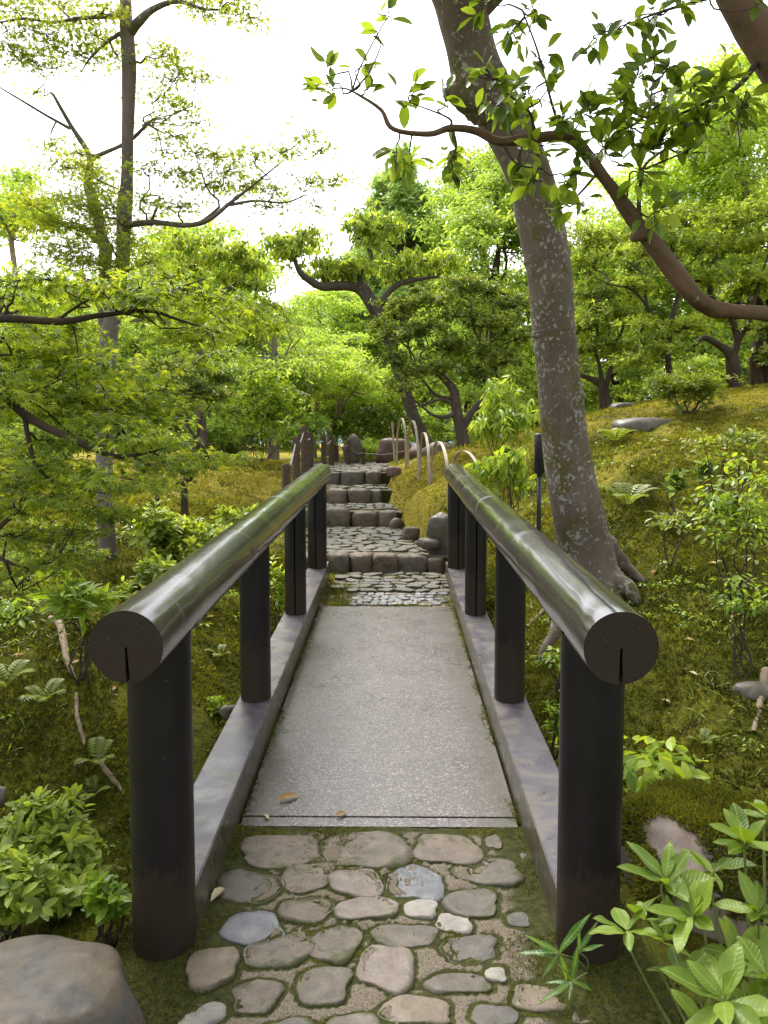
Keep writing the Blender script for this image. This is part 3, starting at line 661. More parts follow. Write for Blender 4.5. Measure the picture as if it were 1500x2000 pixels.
# moss creeping over the near bed
rm = np.random.default_rng(3); n = 30000
x = rm.uniform(-.9, .82, n); y = rm.uniform(1.9, 3.12, n)
ii = np.clip(((y-1.9)/.0125).astype(int)+58, 0, len(by)-1); jj = np.clip(((x+.9)/.0125).astype(int), 0, len(bx)-1)
d_ = dd[ii, jj]; fm = fbm(x*5+2, y*5, 4)
k = (d_ > .006) & (((np.abs(x+.05)-.50 + fm*.6 > 0)) | ((y > 2.98) & (fm > .02)) | ((d_ < .018) & (fm > .09)) )
moss_tufts('path_moss', 'dark green moss creeping over the paving joints and edges', np.column_stack([x, y, BZ[ii, jj]])[k], np.tile([0, 0, 1.0], (k.sum(), 1)), np.full(k.sum(), .009), .35+1.1*fbm(x*4, y*4, 3)[k]+.1, rm, 3)

n = 5200; y = rm.uniform(3.15, 6.7, n); sd_ = rm.random(n) < .5
x = np.where(sd_, W0+np.abs(rm.normal(0, .016, n)), W1-np.abs(rm.normal(0, .02, n))); k = fbm(x*2+sd_*7, y*2.2, 4) > -.01
moss_tufts('deck_moss', 'thin line of moss along both kerbs of the deck', np.column_stack([x, y, plane_z(y)+.010])[k], np.tile([0, 0, 1.0], (k.sum(), 1)), np.full(k.sum(), .010), .3+.9*fbm(x*6, y*6, 3)[k], rm, 3)

# far path: landing, treads, plateau
far_path = empty('garden_steps', (0, 8, .5), 'stone steps with cobbled treads climbing beyond the bridge', None); far_path['kind'] = 'structure'
rng = np.random.default_rng(31)
ry_ = np.concatenate([np.arange(6.72, 12.9, .05), np.arange(12.9, 17, .2)]); sidx = []
mb = MB()
def bed_strip(y0, y1, z0, z1, n=30):
    yy = np.linspace(y0, y1, n); tt = np.linspace(-1, 1, 40)
    XX = path_mid(yy)[:, None] + tt[None, :]*(path_half(yy)[:, None]+.1); YY = np.repeat(yy[:, None], 40, 1)
    ZZ = (z0 + (z1-z0)*(YY-y0)/(y1-y0)) + .02*fbm(XX*5, YY*5, 3)
    ii = np.arange(n-1)[:, None]*40; jj = np.arange(39)[None, :]
    mb.add(np.stack([XX, YY, ZZ], -1).reshape(-1, 3), np.stack([ii+jj, ii+jj+1, ii+40+jj+1, ii+40+jj], -1).reshape(-1, 4), .45+.9*fbm(XX*7, YY*7, 3).ravel())
    # front face
    V = np.vstack([np.column_stack([XX[0], YY[0], ZZ[0]]), np.column_stack([XX[0], YY[0]+.01, ZZ[0]-.5])]); k = np.arange(39)
    mb.add(V, np.column_stack([k, k+40, k+41, k+1]), .2)
bed_strip(6.715, 8.2, plane_z(6.715)-.012, .535); bed_strip(8.24, 10.45, .70, .825); bed_strip(10.5, 11.5, 1.025, 1.085); bed_strip(11.55, 12.2, 1.28, 1.325); bed_strip(12.25, 16.9, 1.53, 1.69, 60)
mb.build('mortar_bed', M['bed'], far_path, tint=True)
def cobbles(y0, y1, z0, z1, sx, sy, name, mat, xlim=None, keep=1.0, h=.022, jag=.10):
    y = y0; row = 0
    while y < y1:
        xl, xr = (path_mid(y)-path_half(y), path_mid(y)+path_half(y)) if xlim is None else xlim
        x = xl + rng.uniform(0, sx); row += 1
        while x < xr:
            w = sx*rng.uniform(.6, 1.25); d = sy*rng.uniform(.75, 1.15)
            if rng.random() < keep:
                D = flat_stone(rng, w*.48, d*.48, h*rng.uniform(.6, 1.2), 11, jag, .03, .7)
                zc = z0+(z1-z0)*(y-y0)/(y1-y0)
                stone_obj(name, D, mat, (x+w/2, y+d/2+rng.normal(0, sy*.1), zc), (tiltx, rng.normal(0, .04), rng.normal(0, .25)), far_path)
            x += w
        y += sy
cobbles(7.28, 8.0, plane_z(7.28)-.005, .53, .19, .14, 'cobble', M['cobble'], (-.62, .5))
cobbles(6.80, 7.17, plane_z(6.8)-.006, plane_z(7.17)-.006, .085, .092, 'pebble', M['pebble'], (-.40, .46), .92, .013, .05)
cobbles(8.50, 10.25, .715, .82, .21, .15, 'cobble', M['cobble'])
cobbles(10.72, 11.3, 1.04, 1.08, .2, .15, 'cobble', M['cobble'])
cobbles(11.72, 12.05, 1.295, 1.325, .2, .15, 'cobble', M['cobble'])
cobbles(12.45, 15.5, 1.545, 1.66, .22, .2, 'cobble', M['cobble'])
def riser(y, zb, zt, xl, xr, ws):
    x = xl; k = 0
    while x < xr-.04:
        w = ws*rng.uniform(.7, 1.4); w = min(w, xr-x); d = .32*rng.uniform(.85, 1.1); hgt = (zt-zb+.05)*rng.uniform(.86, 1.04)
        n = 20; o = blob(rng, w*.50, d*.5, n, rng.uniform(2.7, 4.2), .06); V = []
        for s, q in ((.95, -.06), (1.0, .25), (1.0, .62), (.96, .86), (.85, .98), (.42, 1.01)):
            V.append(np.column_stack([o*s + rng.normal(0, .006, (n, 2)), np.full(n, q*hgt) + (rng.normal(0, .006, n))]))
        V.append(np.array([[0, 0, hgt*1.03]])); V = np.vstack(V); ii = np.arange(5)[:, None]*n; jj = np.arange(n)[None, :]; j2 = (jj+1) % n
        F4 = np.stack([ii+jj, ii+j2, ii+n+j2, ii+n+jj], -1).reshape(-1, 4); F3 = np.column_stack([5*n+np.arange(n), 5*n+(np.arange(n)+1) % n, np.full(n, 6*n)])
        stone_obj('step_stone', (V, F4, F3, o), M['step'], (x+w/2, y+d*.45+rng.normal(0, .015), zb-.035+rng.normal(0, .014)), (0, 0, rng.normal(0, .05)), far_path)
        x += w
for (y, zb, zt, xl, xr), ws in zip(STEPS, (.27, .33, .31, .30)): riser(y, zb, zt, xl, xr, ws)

# moss in the joints and at the foot of the risers
rm = np.random.default_rng(44); PX, PY, PZ = [], [], []
for ya, yb, za, zb_, n in ((6.75, 8.12, plane_z(6.75)-.01, .53, 3600), (8.45, 10.36, .70, .82, 4200), (10.7, 11.42, 1.03, 1.085, 1500), (11.7, 12.12, 1.285, 1.325, 900), (12.4, 14.5, 1.535, 1.62, 2200)):
    y = rm.uniform(ya, yb, n); x = path_mid(y)+rm.uniform(-1, 1, n)*path_half(y); e = np.abs(x-path_mid(y))/path_half(y)
    k = (fbm(x*4, y*4, 4) + .22*np.clip((e-.6)/.4, 0, 1) + .30*np.clip((y-yb+.22)/.22, 0, 1)) > .10
    PX.append(x[k]); PY.append(y[k]); PZ.append((za+(zb_-za)*(y-ya)/(yb-ya))[k])
PX, PY, PZ = map(np.concatenate, (PX, PY, PZ))
moss_tufts('step_moss', 'bright moss in the joints of the cobbled steps', np.column_stack([PX, PY, PZ]), np.tile([0, 0, 1.0], (len(PX), 1)), rm.uniform(.02, .034, len(PX)), .5+.8*fbm(PX*3, PY*3, 3), rm, 4)

# ================================================================== the bridge
bridge = empty('footbridge', (-.055, 5, plane_z(5)), 'concrete footbridge with dark round log handrails and low kerbs', 'bridge')
BL = parent_world(bridge)
def place(o, loc, rot=(0, 0, 0)):
    o.parent = bridge; o.location = Vector(loc)-BL; o.rotation_euler = rot; return o
def box_mesh(name, sx, sy, sz, bev, mat, ny=1):
    """bevelled bar along Y, origin at centre of its top face"""
    prof = [(-sx/2, -sz), (-sx/2, -bev), (-sx/2+bev, 0), (sx/2-bev, 0), (sx/2, -bev), (sx/2, -sz)]
    mb = MB(); ysv = np.linspace(-sy/2, sy/2, ny+1)
    for k in range(len(prof)):
        a, b = prof[k], prof[(k+1) % len(prof)]
        V = np.array([[a[0], y, a[1]] for y in ysv] + [[b[0], y, b[1]] for y in ysv]); q = np.arange(ny); n1 = ny+1
        mb.add(V, np.column_stack([q, q+1, q+1+n1, q+n1]))
    mb.ngon([[p[0], -sy/2, p[1]] for p in prof]); mb.ngon([[p[0], sy/2, p[1]] for p in prof[::-1]])
    me = mb.mesh(name, smooth=False); me.materials.append(mat)
    o = bpy.data.objects.new(name, me); COL.objects.link(o); return o
y0, y1 = 3.20, 6.70
place(box_mesh('deck', W1-W0-.012, y1-y0, .18, .006, M['deck']), ((W0+W1)/2, (y0+y1)/2, plane_z((y0+y1)/2)+.012), (tiltx, 0, 0))
place(box_mesh('deck_edge_strip', W1-W0-.02, .07, .18, .004, M['deck']), ((W0+W1)/2-.002, 3.1625, plane_z(3.1625)+.008), (tiltx, 0, 0))
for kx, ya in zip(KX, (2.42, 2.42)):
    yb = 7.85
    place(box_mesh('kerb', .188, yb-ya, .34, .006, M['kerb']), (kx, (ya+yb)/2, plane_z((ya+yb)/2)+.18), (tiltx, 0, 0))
def kerf_profile(r, n, depth, w0, w1, ang):
    """circle outline with a saw kerf running to the heart of the log at angle ang"""
    h = w1/2/r; th = np.linspace(h, 2*np.pi-h, n); P = np.column_stack([r*np.cos(th), r*np.sin(th)])
    k = np.array([[r-depth, -w0/2], [r-depth, w0/2]]); P = np.vstack([P, k]); c, s = math.cos(ang), math.sin(ang)
    return P@np.array([[c, s], [-s, c]])
def extrude(mb, prof, zs, scale=None):
    n = len(prof); m = len(zs)
    V = np.vstack([np.column_stack([prof*(1 if scale is None else scale[k]), np.full(n, z)]) for k, z in enumerate(zs)])
    i = np.arange(m-1)[:, None]*n; j = np.arange(n)[None, :]; j2 = (j+1) % n
    mb.add(V, np.stack([i+j, i+j2, i+n+j2, i+n+j], -1).reshape(-1, 4)); return V
RZ0, RZ1, RY0, RY1 = 1.232, 1.603, 2.115, 8.05
def rail_z(y): return RZ0+(RZ1-RZ0)*(y-RY0)/(RY1-RY0)
for s, kx in enumerate(KX):
    for k, y in enumerate((2.415, 4.12, 5.856, 7.57)):
        r = (.100, .082, .082, .094)[k]; zb = plane_z(y) + (.18 if k else -.04) - .002; zt = rail_z(y)-.045
        ang = -math.pi/2 + (.06 if k == 2 else -.1)*(1 if s == 0 else -.6) if k >= 2 else math.pi/2+.3
        prof = kerf_profile(r, 40, .045, .008, .010, ang)
        mb = MB(); extrude(mb, prof, np.linspace(0, zt-zb, 6)); me = mb.mesh('post'); me.materials.append(M['post'])
        o = bpy.data.objects.new('post', me); COL.objects.link(o); place(o, (kx, y, zb))
        # flat flank of the kerf must not be smooth-shaded into the round
    L = math.hypot(RY1-RY0, RZ1-RZ0); R_ = .106
    prof = kerf_profile(R_, 64, R_*1.0, .006, .012, -math.pi/2+.02)
    mb = MB(); rr = np.random.default_rng(40+s); zs = np.linspace(0, L, 160)
    wob = np.array([np.interp(z, [0, .012, L-.012, L], [.985, 1, 1, .985]) for z in zs])
    V = extrude(mb, prof, zs, wob)
    # slow swellings of a hand-shaved log
    Vv = mb.v[0]; th = np.arctan2(Vv[:, 1], Vv[:, 0]); zz = Vv[:, 2]
    sw = np.zeros(len(Vv))
    for q in range(16): sw += np.sin(th*rr.integers(1, 6)+zz*rr.uniform(2, 17)+rr.uniform(0, 6))*rr.uniform(.2, 1)
    Vv[:, :2] *= (1 + .0022*sw*np.interp(zz, [0, .3, L], [0, 1, 1]))[:, None]
    # local frame: profile x -> X, y -> Z, length -> Y
    Vn = np.column_stack([Vv[:, 0], Vv[:, 2], Vv[:, 1]]); mb.v[0] = Vn; mb.f4 = [f[:, ::-1] for f in mb.f4]
    me = mb.mesh('handrail'); me.materials.append(M['rail'])
    o = bpy.data.objects.new('handrail', me); COL.objects.link(o); place(o, (kx, RY0, RZ0), (math.atan2(RZ1-RZ0, RY1-RY0), 0, 0))
    for e, yy in ((0, -.0015), (1, L+.0015)):
        mb = MB(); q = prof*.984; q3 = np.column_stack([q[:, 0], np.full(len(q), yy), q[:, 1]]); mb.ngon(q3 if e == 0 else q3[::-1])
        mb.add(np.array([[-.03, yy+(.035 if e == 0 else -.035), -.1], [.03, yy+(.035 if e == 0 else -.035), -.1], [.03, yy+(.035 if e == 0 else -.035), .01], [-.03, yy+(.035 if e == 0 else -.035), .01]]), [[0, 1, 2, 3]])
        me = mb.mesh('end_cap', smooth=False); me.materials.append(M['cap']); c = bpy.data.objects.new('end_cap', me); COL.objects.link(c); c.parent = o

# ================================================================== boulders and rocks
def rock_mesh(rng, r, n=3, rough=.22, flat=0.0):
    import bmesh
    bm = bmesh.new(); bmesh.ops.create_icosphere(bm, subdivisions=n, radius=1.0)
    V = np.array([v.co[:] for v in bm.verts]); F = np.array([[v.index for v in f.verts] for f in bm.faces]); bm.free()
    d = V.copy(); k = np.ones(len(V))
    for q in range(9):      # planar facets as a broken stone has
        ax = norm(rng.normal(size=3)); cut = rng.uniform(.62, .9); pr = d@ax; k = np.where(pr*k > cut, k*(cut/np.maximum(pr*k, 1e-6))**.8, k)
    for q in range(10):
        ax = rng.normal(size=3)*rng.uniform(2, 7); k = k*(1 + rough*.12*np.sin(d@ax+rng.uniform(0, 6)))
    V = d*k[:, None]
    if flat: V[:, 2] = np.where(V[:, 2] > flat, flat+(V[:, 2]-flat)*.35, V[:, 2])
    return V*np.asarray(r), F
def rock(name, label, c, r, mat, seed, n=4, rough=.25, flat=0.0, group=None, rz=0.0):
    rng = np.random.default_rng(seed); V, F = rock_mesh(rng, r, n, rough, flat)
    c_, s_ = math.cos(rz), math.sin(rz); V = V@np.array([[c_, s_, 0], [-s_, c_, 0], [0, 0, 1]])
    mb = MB(); mb.add(V+np.asarray(c), F); o = mb.build(name, mat, base=tuple(c)); return tag(o, label, 'rock', group), V+np.asarray(c), F
c = at(100, 1960, 2.02); rock('boulder', 'large brown grey boulder at the foot of the left post', (c[0]-.10, 2.0, .12), (.34, .26, .33), M['rock_big'], 4, 5, .16, .6)
mossy, mV, mF = rock('mossy_boulder', 'pink boulder topped with thick moss behind the right post', (1.16, 2.72, .24), (.36, .34, .38), M['rock_pink'], 8, 5, .2, .62)
# thick moss on its top
rm = np.random.default_rng(17); tri = mV[mF]; nrm = norm(np.cross(tri[:, 1]-tri[:, 0], tri[:, 2]-tri[:, 0])); area = np.linalg.norm(np.cross(tri[:, 1]-tri[:, 0], tri[:, 2]-tri[:, 0]), axis=1)
cen = tri.mean(1); wgt = area*((nrm[:, 2] > -.1) | (fbm(cen[:, 0]*6, cen[:, 1]*6+cen[:, 2]*6, 3) > .08))*~((((cen[:, 0]-.97)/.08)**2 + ((cen[:, 2]-.44)/.065)**2 < 1) & (cen[:, 1] < 2.75))*(cen[:, 2] > .05)
pick = rm.choice(len(mF), 26000, p=wgt/wgt.sum()); ab = rm.dirichlet((1, 1, 1), 26000); Pm = (tri[pick]*ab[:, :, None]).sum(1)
moss_tufts('boulder_moss', 'cushion of olive moss covering the top of the pink boulder', Pm, nrm[pick], rm.uniform(.014, .024, 26000), .5+.7*fbm(Pm[:, 0]*7, Pm[:, 1]*7, 3), rm, 3)
def rock_px(name, label, u, v, y, w, h, mat, seed, sink=.35, group=None, dep=.8, n=3, flat=.5):
    c = at(u, v, y); rx = px(w, y)/2; rz = px(h, y)/2*(1+sink); return rock(name, label, (c[0], c[1], c[2]-rz*sink*.6), (rx*1.12, rx*dep, rz*1.12), mat, seed, n, .22, flat, group)
rock_px('rock', 'mossy flat topped rock on the right hillside behind the trunk', 1255, 832, 9.2, 110, 46, M['rock'], 12)
rock_px('rock', 'tall lichened grey rock beside the lowest step, right side', 868, 1030, 8.45, 62, 84, M['rock'], 13)
rock_px('rock', 'brown rounded stone lying at the right end of the lowest step', 838, 1058, 8.35, 44, 22, M['step'], 14)
rock_px('rock', 'grey stone edging the right of the first cobbled tread', 802, 1032, 9.3, 34, 18, M['step'], 115, sink=.9)
rock_px('rock', 'small stone edging the second step on its right', 775, 1014, 10.2, 28, 20, M['rock'], 116, sink=.9)
rock_px('rock', 'dark stone at the right end of the top step', 770, 918, 12.0, 30, 22, M['rock_red'], 18)
rock_px('boulder', 'red brown round boulder at the end of the path behind the hoops', 765, 872, 15.4, 66, 48, M['rock_red'], 19)
rock_px('standing_stone', 'pointed grey standing stone behind the rope fence', 690, 880, 15.2, 36, 50, M['rock'], 20, flat=0)
rock_px('boulder', 'broad dark mossy boulder under the trees behind the bamboo hoops', 848, 878, 13.4, 90, 40, M['rock_red'], 22)
rock_px('rock', 'grey rock at far left edge above the azalea', -4, 1548, 3.5, 40, 36, M['rock'], 23)
rock_px('rock', 'brown stone in the gully left of the second post', 445, 1385, 4.7, 30, 26, M['step'], 24)
rock_px('rock', 'small rock on the dark bank right of the handrail end', 1330, 1262, 5.1, 40, 30, M['rock_red'], 25)
rock_px('rock', 'low brown rock near the right edge of the mossy bank', 1480, 1345, 4.55, 90, 50, M['rock'], 26, sink=.8)
rock_px('rock', 'small stump like rock on top of the mossy hillside', 1215, 795, 10.4, 46, 26, M['rock'], 27)

# ================================================================== fences and lamp
fence = empty('rope_fence', at(560, 960, 9.0), 'low fence of dark wooden posts and rope left of the steps', 'fence')
FP = [(559, 906, 8.9, 21, .85), (578, 853, 10.4, 18, .9), (594, 832, 11.6, 16, .72), (606, 845, 13.0, 13, .6), (632, 850, 13.6, 13, .55), (647, 850, 14.4, 12, .5), (657, 869, 16.0, 10, .4), (681, 860, 14.6, 11, .5), (709, 875, 14.8, 11, .4)]
tops = []
for u, v, y, w, hgt in FP:
    t = at(u, v, y); r = px(w, y)/2*.84; g = min(gz(t[0], t[1]), t[2]-.3)-.08
    rr = np.random.default_rng(int(u)); th = np.linspace(0, 2*np.pi, 12, endpoint=False)
    prof = np.column_stack([np.cos(th), np.sin(th)])*r*(1+rr.normal(0, .03, 12))[:, None]
    mb = MB(); extrude(mb, prof, [g, t[2]-.015, t[2]], [1.05, 1, .86]); mb.ngon(np.column_stack([prof*.86, np.full(12, t[2])]))
    mb.v = [q+np.array([t[0], t[1], 0]) for q in mb.v]; mb.build('post', M['fence_wood'], fence, smooth=False); tops.append(np.array([t[0], t[1]-r*.9, t[2]-.1]))
order = [0, 1, 2, 3, 4, 5, 7, 8]
for a, b in zip(order[:-1], order[1:]):
    A, B = tops[a], tops[b]; mid = (A+B)/2 - np.array([0, 0, .07]); mb = MB(); mb.add(*tube([A, mid, B], [.011]*3, 6, 12)); mb.build('rope', M['rope'], fence)
A = tops[8]; B = at(795, 880, 14.2); mb = MB(); mb.add(*tube([A, (A+B)/2-np.array([0, 0, .05]), B], [.008]*3, 6, 12)); mb.build('rope', M['rope'], fence)

hoops = empty('bamboo_hoop_fence', at(840, 945, 10), 'row of pale split bamboo hoops along the right of the steps', 'fence')
HP = [  # foot far (u,v,y), top (u,v), foot near (u,v,y)
    ((766, 825, 13.6), (768, 823), (771, 903, 13.4)), ((775, 905, 13.2), (787, 817), (793, 905, 12.2)), ((797, 900, 12.4), (812, 822), (817, 927, 11.0)), ((820, 925, 11.2), (832, 845), (838, 947, 9.9)), ((842, 945, 10.0), (861, 863), (876, 975, 8.7)), ((880, 960, 8.8), (915, 882), (945, 1000, 7.9))]
for k, (a, t, b) in enumerate(HP):
    if k == 0:
        P = np.array([at(771, 910, 13.4), at(769, 870, 13.45), at(766, 823, 13.5)])
    else:
        A = at(*a); B = at(*b); T_ = at(t[0], t[1], (a[2]+b[2])/2); A[2] -= .12; B[2] -= .12
        hz = T_[2]; P = np.array([A, A*.92+B*.08+[0, 0, 0], A, B, B, B]); 
        s = np.linspace(0, np.pi, 15); ce = (A+B)/2
        P = np.array([ce + (A-B)/2*np.cos(q)*(1 if abs(np.cos(q)) < 1 else 1) + np.array([0, 0, 1])*((hz-ce[2])*np.sin(q)**.62) for q in s])
    # flat strip of bamboo, 40 mm wide and 6 mm thick
    n = 36; Cc = catmull(P, n); Tt = norm(np.gradient(Cc, axis=0)); along = norm(np.array([B[0]-A[0], B[1]-A[1], 0]) if k else np.array([.2, -1, 0]))
    side = norm(np.cross(along, [0, 0, 1]))[None]*np.ones((n, 1)); nn = np.cross(Tt, side); w = .0175; tk = .004
    V = np.stack([Cc+side*w+nn*tk, Cc-side*w+nn*tk, Cc-side*w-nn*tk, Cc+side*w-nn*tk], 1).reshape(-1, 3)
    i = np.arange(n-1)[:, None]*4; j = np.arange(4)[None, :]; j2 = (j+1) % 4
    mb = MB(); mb.add(V, np.stack([i+j, i+j2, i+4+j2, i+4+j], -1).reshape(-1, 4)); mb.build('hoop', M['bamboo'], hoops, smooth=False)
    if k > 1:
        q = at(a[0]-2, a[1]-32, a[2]); mb = MB(); mb.add(*tube([q+[-.03, 0, 0], q+[.035, -.01, .0]], [.017, .017], 8, 4)); mb.build('tie', M['black'], hoops)

c = at(1052, 1035, 6.6); lamp = empty('garden_lamp', (c[0], c[1], gz(c[0], c[1])), 'black cylindrical garden lamp on a thin pole beside the trunk', 'lamp')
lx, ly, lg = c[0], c[1], gz(c[0], c[1]); z1 = at(1052, 925, 6.6)[2]; z2 = at(1052, 847, 6.6)[2]; r1 = .046
mb = MB(); mb.add(*tube([(lx, ly, lg-.05), (lx, ly, z1)], [.02, .02], 12, 4)); mb.build('pole', M['lamp_black'], lamp)
th = np.linspace(0, 2*np.pi, 24, endpoint=False); prof = np.column_stack([np.cos(th), np.sin(th)])
mb = MB(); extrude(mb, prof, [z1-.03, z1, z1+.01, z2-.012, z2-.004, z2], [.022, .024, r1, r1, r1*.97, r1*.8]); mb.ngon(np.column_stack([prof*r1*.8, np.full(24, z2)])); mb.v = [q+np.array([lx, ly, 0]) for q in mb.v]; mb.build('lamp_head', M['lamp_black'], lamp)
mb = MB(); extrude(mb, prof*r1*1.03, [z2-.06, z2-.05]); mb.v = [q+np.array([lx, ly, 0]) for q in mb.v]; mb.build('ring', M['lamp_black'], lamp)

# ================================================================== trees
DENS = 2.45
TDQ = T_quad(.40, .06)
TQ, TQN, TO, TM7, TM5, TL, TD = T_quad(.45), T_quad(.3, .05), T_oval(.46), T_maple(7), T_maple(5), T_long(.25), T_oval(.40, .05, .3)
def padm(u, v, y, rx, rz, dep=.8):
    return at(u, v, y), np.array([px(rx, y), px(rx, y)*dep, px(rz, y)])
def grow(pads, k): return [(p[0], p[1], p[2], p[3]*k, p[4]*k) for p in pads]
def make_tree(name, label, cat, stems, pads, T, leaf, n_of, per, size, bark, twig=None, mode='whorl', seed=0, group=None, tint0=.5, tvar=.3, limb=True, twr=.012, ntw=5, base=None, lower=.25, rough=.12, crown='crown', extra=None, over=.3, slim=1):
    """stems: list of rows (u,v,y,w); pads: (u,v,y,rx,rz[,dep]); n_of: shoots per square metre of pad or callable"""
    rng = np.random.default_rng(seed); SP = []
    if base is None:
        b = at(*stems[0][0][:3]); base = (b[0], b[1], b[2])
    root = empty(name, base, label, cat, group)
    if slim != 1: stems = [[(u, v, y, w*slim) for u, v, y, w in L] for L in stems]
    mbt = MB(); limbs = []
    for k, s in enumerate(stems):
        P, R = stem_px(s); Lp = np.linalg.norm(np.diff(P, axis=0), axis=1).sum()
        nn = int(np.clip(Lp/.06, 6, 90)); seg = int(np.clip(R.max()*150, 6, 36))
        if k == 0: mbt.add(*tube(P, R, seg, nn, rough, rng))
        else:
            ml = MB(); ml.add(*tube(P, R, max(6, seg), nn, rough, rng)); limbs.append(ml)
        SP.append(np.column_stack([catmull(P, 40), np.interp(np.linspace(0, 1, 40), np.linspace(0, 1, len(R)), R)]))
    if extra is not None: extra(mbt, rng)
    SPA = np.vstack(SP); mbl = MB(); mbb = MB()
    for pd in pads:
        c, r = (np.array(pd[1], float), np.array(pd[2], float)) if pd[0] == 'w' else padm(*pd[:6])
        n = int(DENS*n_of*(over if pd[0] == 'w' else 1)*(r[0]*(r[2]+r[1]*.5))*np.pi) if not callable(n_of) else n_of(r)
        n = max(n, 3)
        t0 = tint0 + rng.normal(0, .08)
        p = pad_leaves(mbl, rng, T, c, r, n, per, size, mode, t0, tvar, lower)
        if limb:
            S_ = SPA; dist = np.linalg.norm(S_[:, :3]-c, axis=1)+.2*rng.random(len(S_))+.5*np.maximum(S_[:, 2]-c[2]-r[2]*.3, 0); q = S_[np.argmin(dist)]; L = np.linalg.norm(q[:3]-c)
            if L > .12:
                r0 = min(q[3]*.75, twr*2.5*(.5+L)); mbb.add(*tube(wiggle(rng, q[:3], c, 5, .09), np.linspace(r0, twr*.7, 5), 5, 9))
            for k in rng.choice(len(p), min(ntw, len(p)), replace=False):
                mbb.add(*tube(wiggle(rng, c+(q[:3]-c)*rng.uniform(0, .15), p[k], 4, .1), np.linspace(twr*.7, twr*.18, 4), 4, 5))
    mbt.build('trunk', M[bark], root)
    for ml in limbs: ml.build('limb', M[bark], root)
    if mbb.n: mbb.build('twigs', M[twig or bark], root, kind='stuff')
    if mbl.n: mbl.build(crown, M[leaf], root, smooth=False, tint=True, kind='stuff')
    return root

# --- the great leaning trunk on the right
def big_extra(mb, rng):
    P, R = stem_px([(960, 205, 5.35, 80), (915, 190, 5.30, 62), (885, 182, 5.28, 34), (868, 184, 5.27, 20)]); mb.add(*tube(P, R, 20, 14, .22, rng))
    for rows in ([(1150, 1090, 5.95, 90), (1190, 1130, 5.85, 55), (1225, 1150, 5.75, 34), (1250, 1190, 5.7, 20), (1255, 1230, 5.6, 8)],
                 [(1155, 1060, 6.0, 90), (1195, 1085, 6.1, 46), (1225, 1110, 6.1, 26), (1260, 1140, 6.0, 10)],
                 [(1130, 1100, 5.9, 80), (1110, 1180, 5.75, 40), (1080, 1240, 5.6, 24), (1050, 1290, 5.5, 10)],
                 [(1140, 1110, 5.9, 80), (1160, 1180, 5.7, 50), (1170, 1240, 5.55, 30), (1160, 1290, 5.5, 12)]):
        P, R = stem_px(rows); mb.add(*tube(P, R, 14, 22, .2, rng))
    for rows in ([(1098, 788, 5.82, 90), (1097, 778, 5.82, 93), (1096, 770, 5.82, 88)], [(1070, 512, 5.62, 91), (1068, 503, 5.62, 94), (1066, 494, 5.62, 90)], [(1082, 655, 5.72, 86), (1081, 648, 5.72, 89), (1080, 640, 5.72, 85)]):
        P, R = stem_px(rows); mb.add(*tube(P, R*.945, 28, 10, .05, rng, cap=False))
_ro = np.random.default_rng(61); OVER1 = []
for k in range(34):
    x, y = _ro.uniform(1.2, 6.0), _ro.uniform(-4.5, 5.5); z = max(7.0, 1.76+.66*max(y+1.4, 0)+1.6) + _ro.uniform(0, 2.2)
    OVER1.append(('w', (x, y, z), (1.0, 1.0, .5)))
big = make_tree('leaning_tree', 'thick leaning tree trunk with lichen spots beside the right handrail', 'tree',
    [[(1158, 1190, 5.9, 150), (1147, 1110, 5.95, 122), (1136, 1040, 5.95, 108), (1124, 980, 5.93, 102), (1108, 890, 5.9, 95), (1096, 790, 5.82, 89), (1087, 700, 5.75, 86), (1080, 620, 5.7, 86), (1071, 520, 5.62, 90), (1052, 420, 5.56, 92), (1036, 350, 5.5, 87), (1008, 280, 5.45, 92), (972, 215, 5.4, 96), (940, 170, 5.35, 112), (926, 120, 5.3, 98), (908, 50, 5.22, 96), (885, -30, 5.15, 98), (840, -160, 5.0, 98), (780, -330, 4.9, 80)]],
    OVER1, TQ, 'broad', 9, 7, .16, 'bark_big', seed=2, slim=.95, twr=.03, rough=.06, extra=big_extra, base=at(1160, 1180, 5.9))

_LIMBS = 0
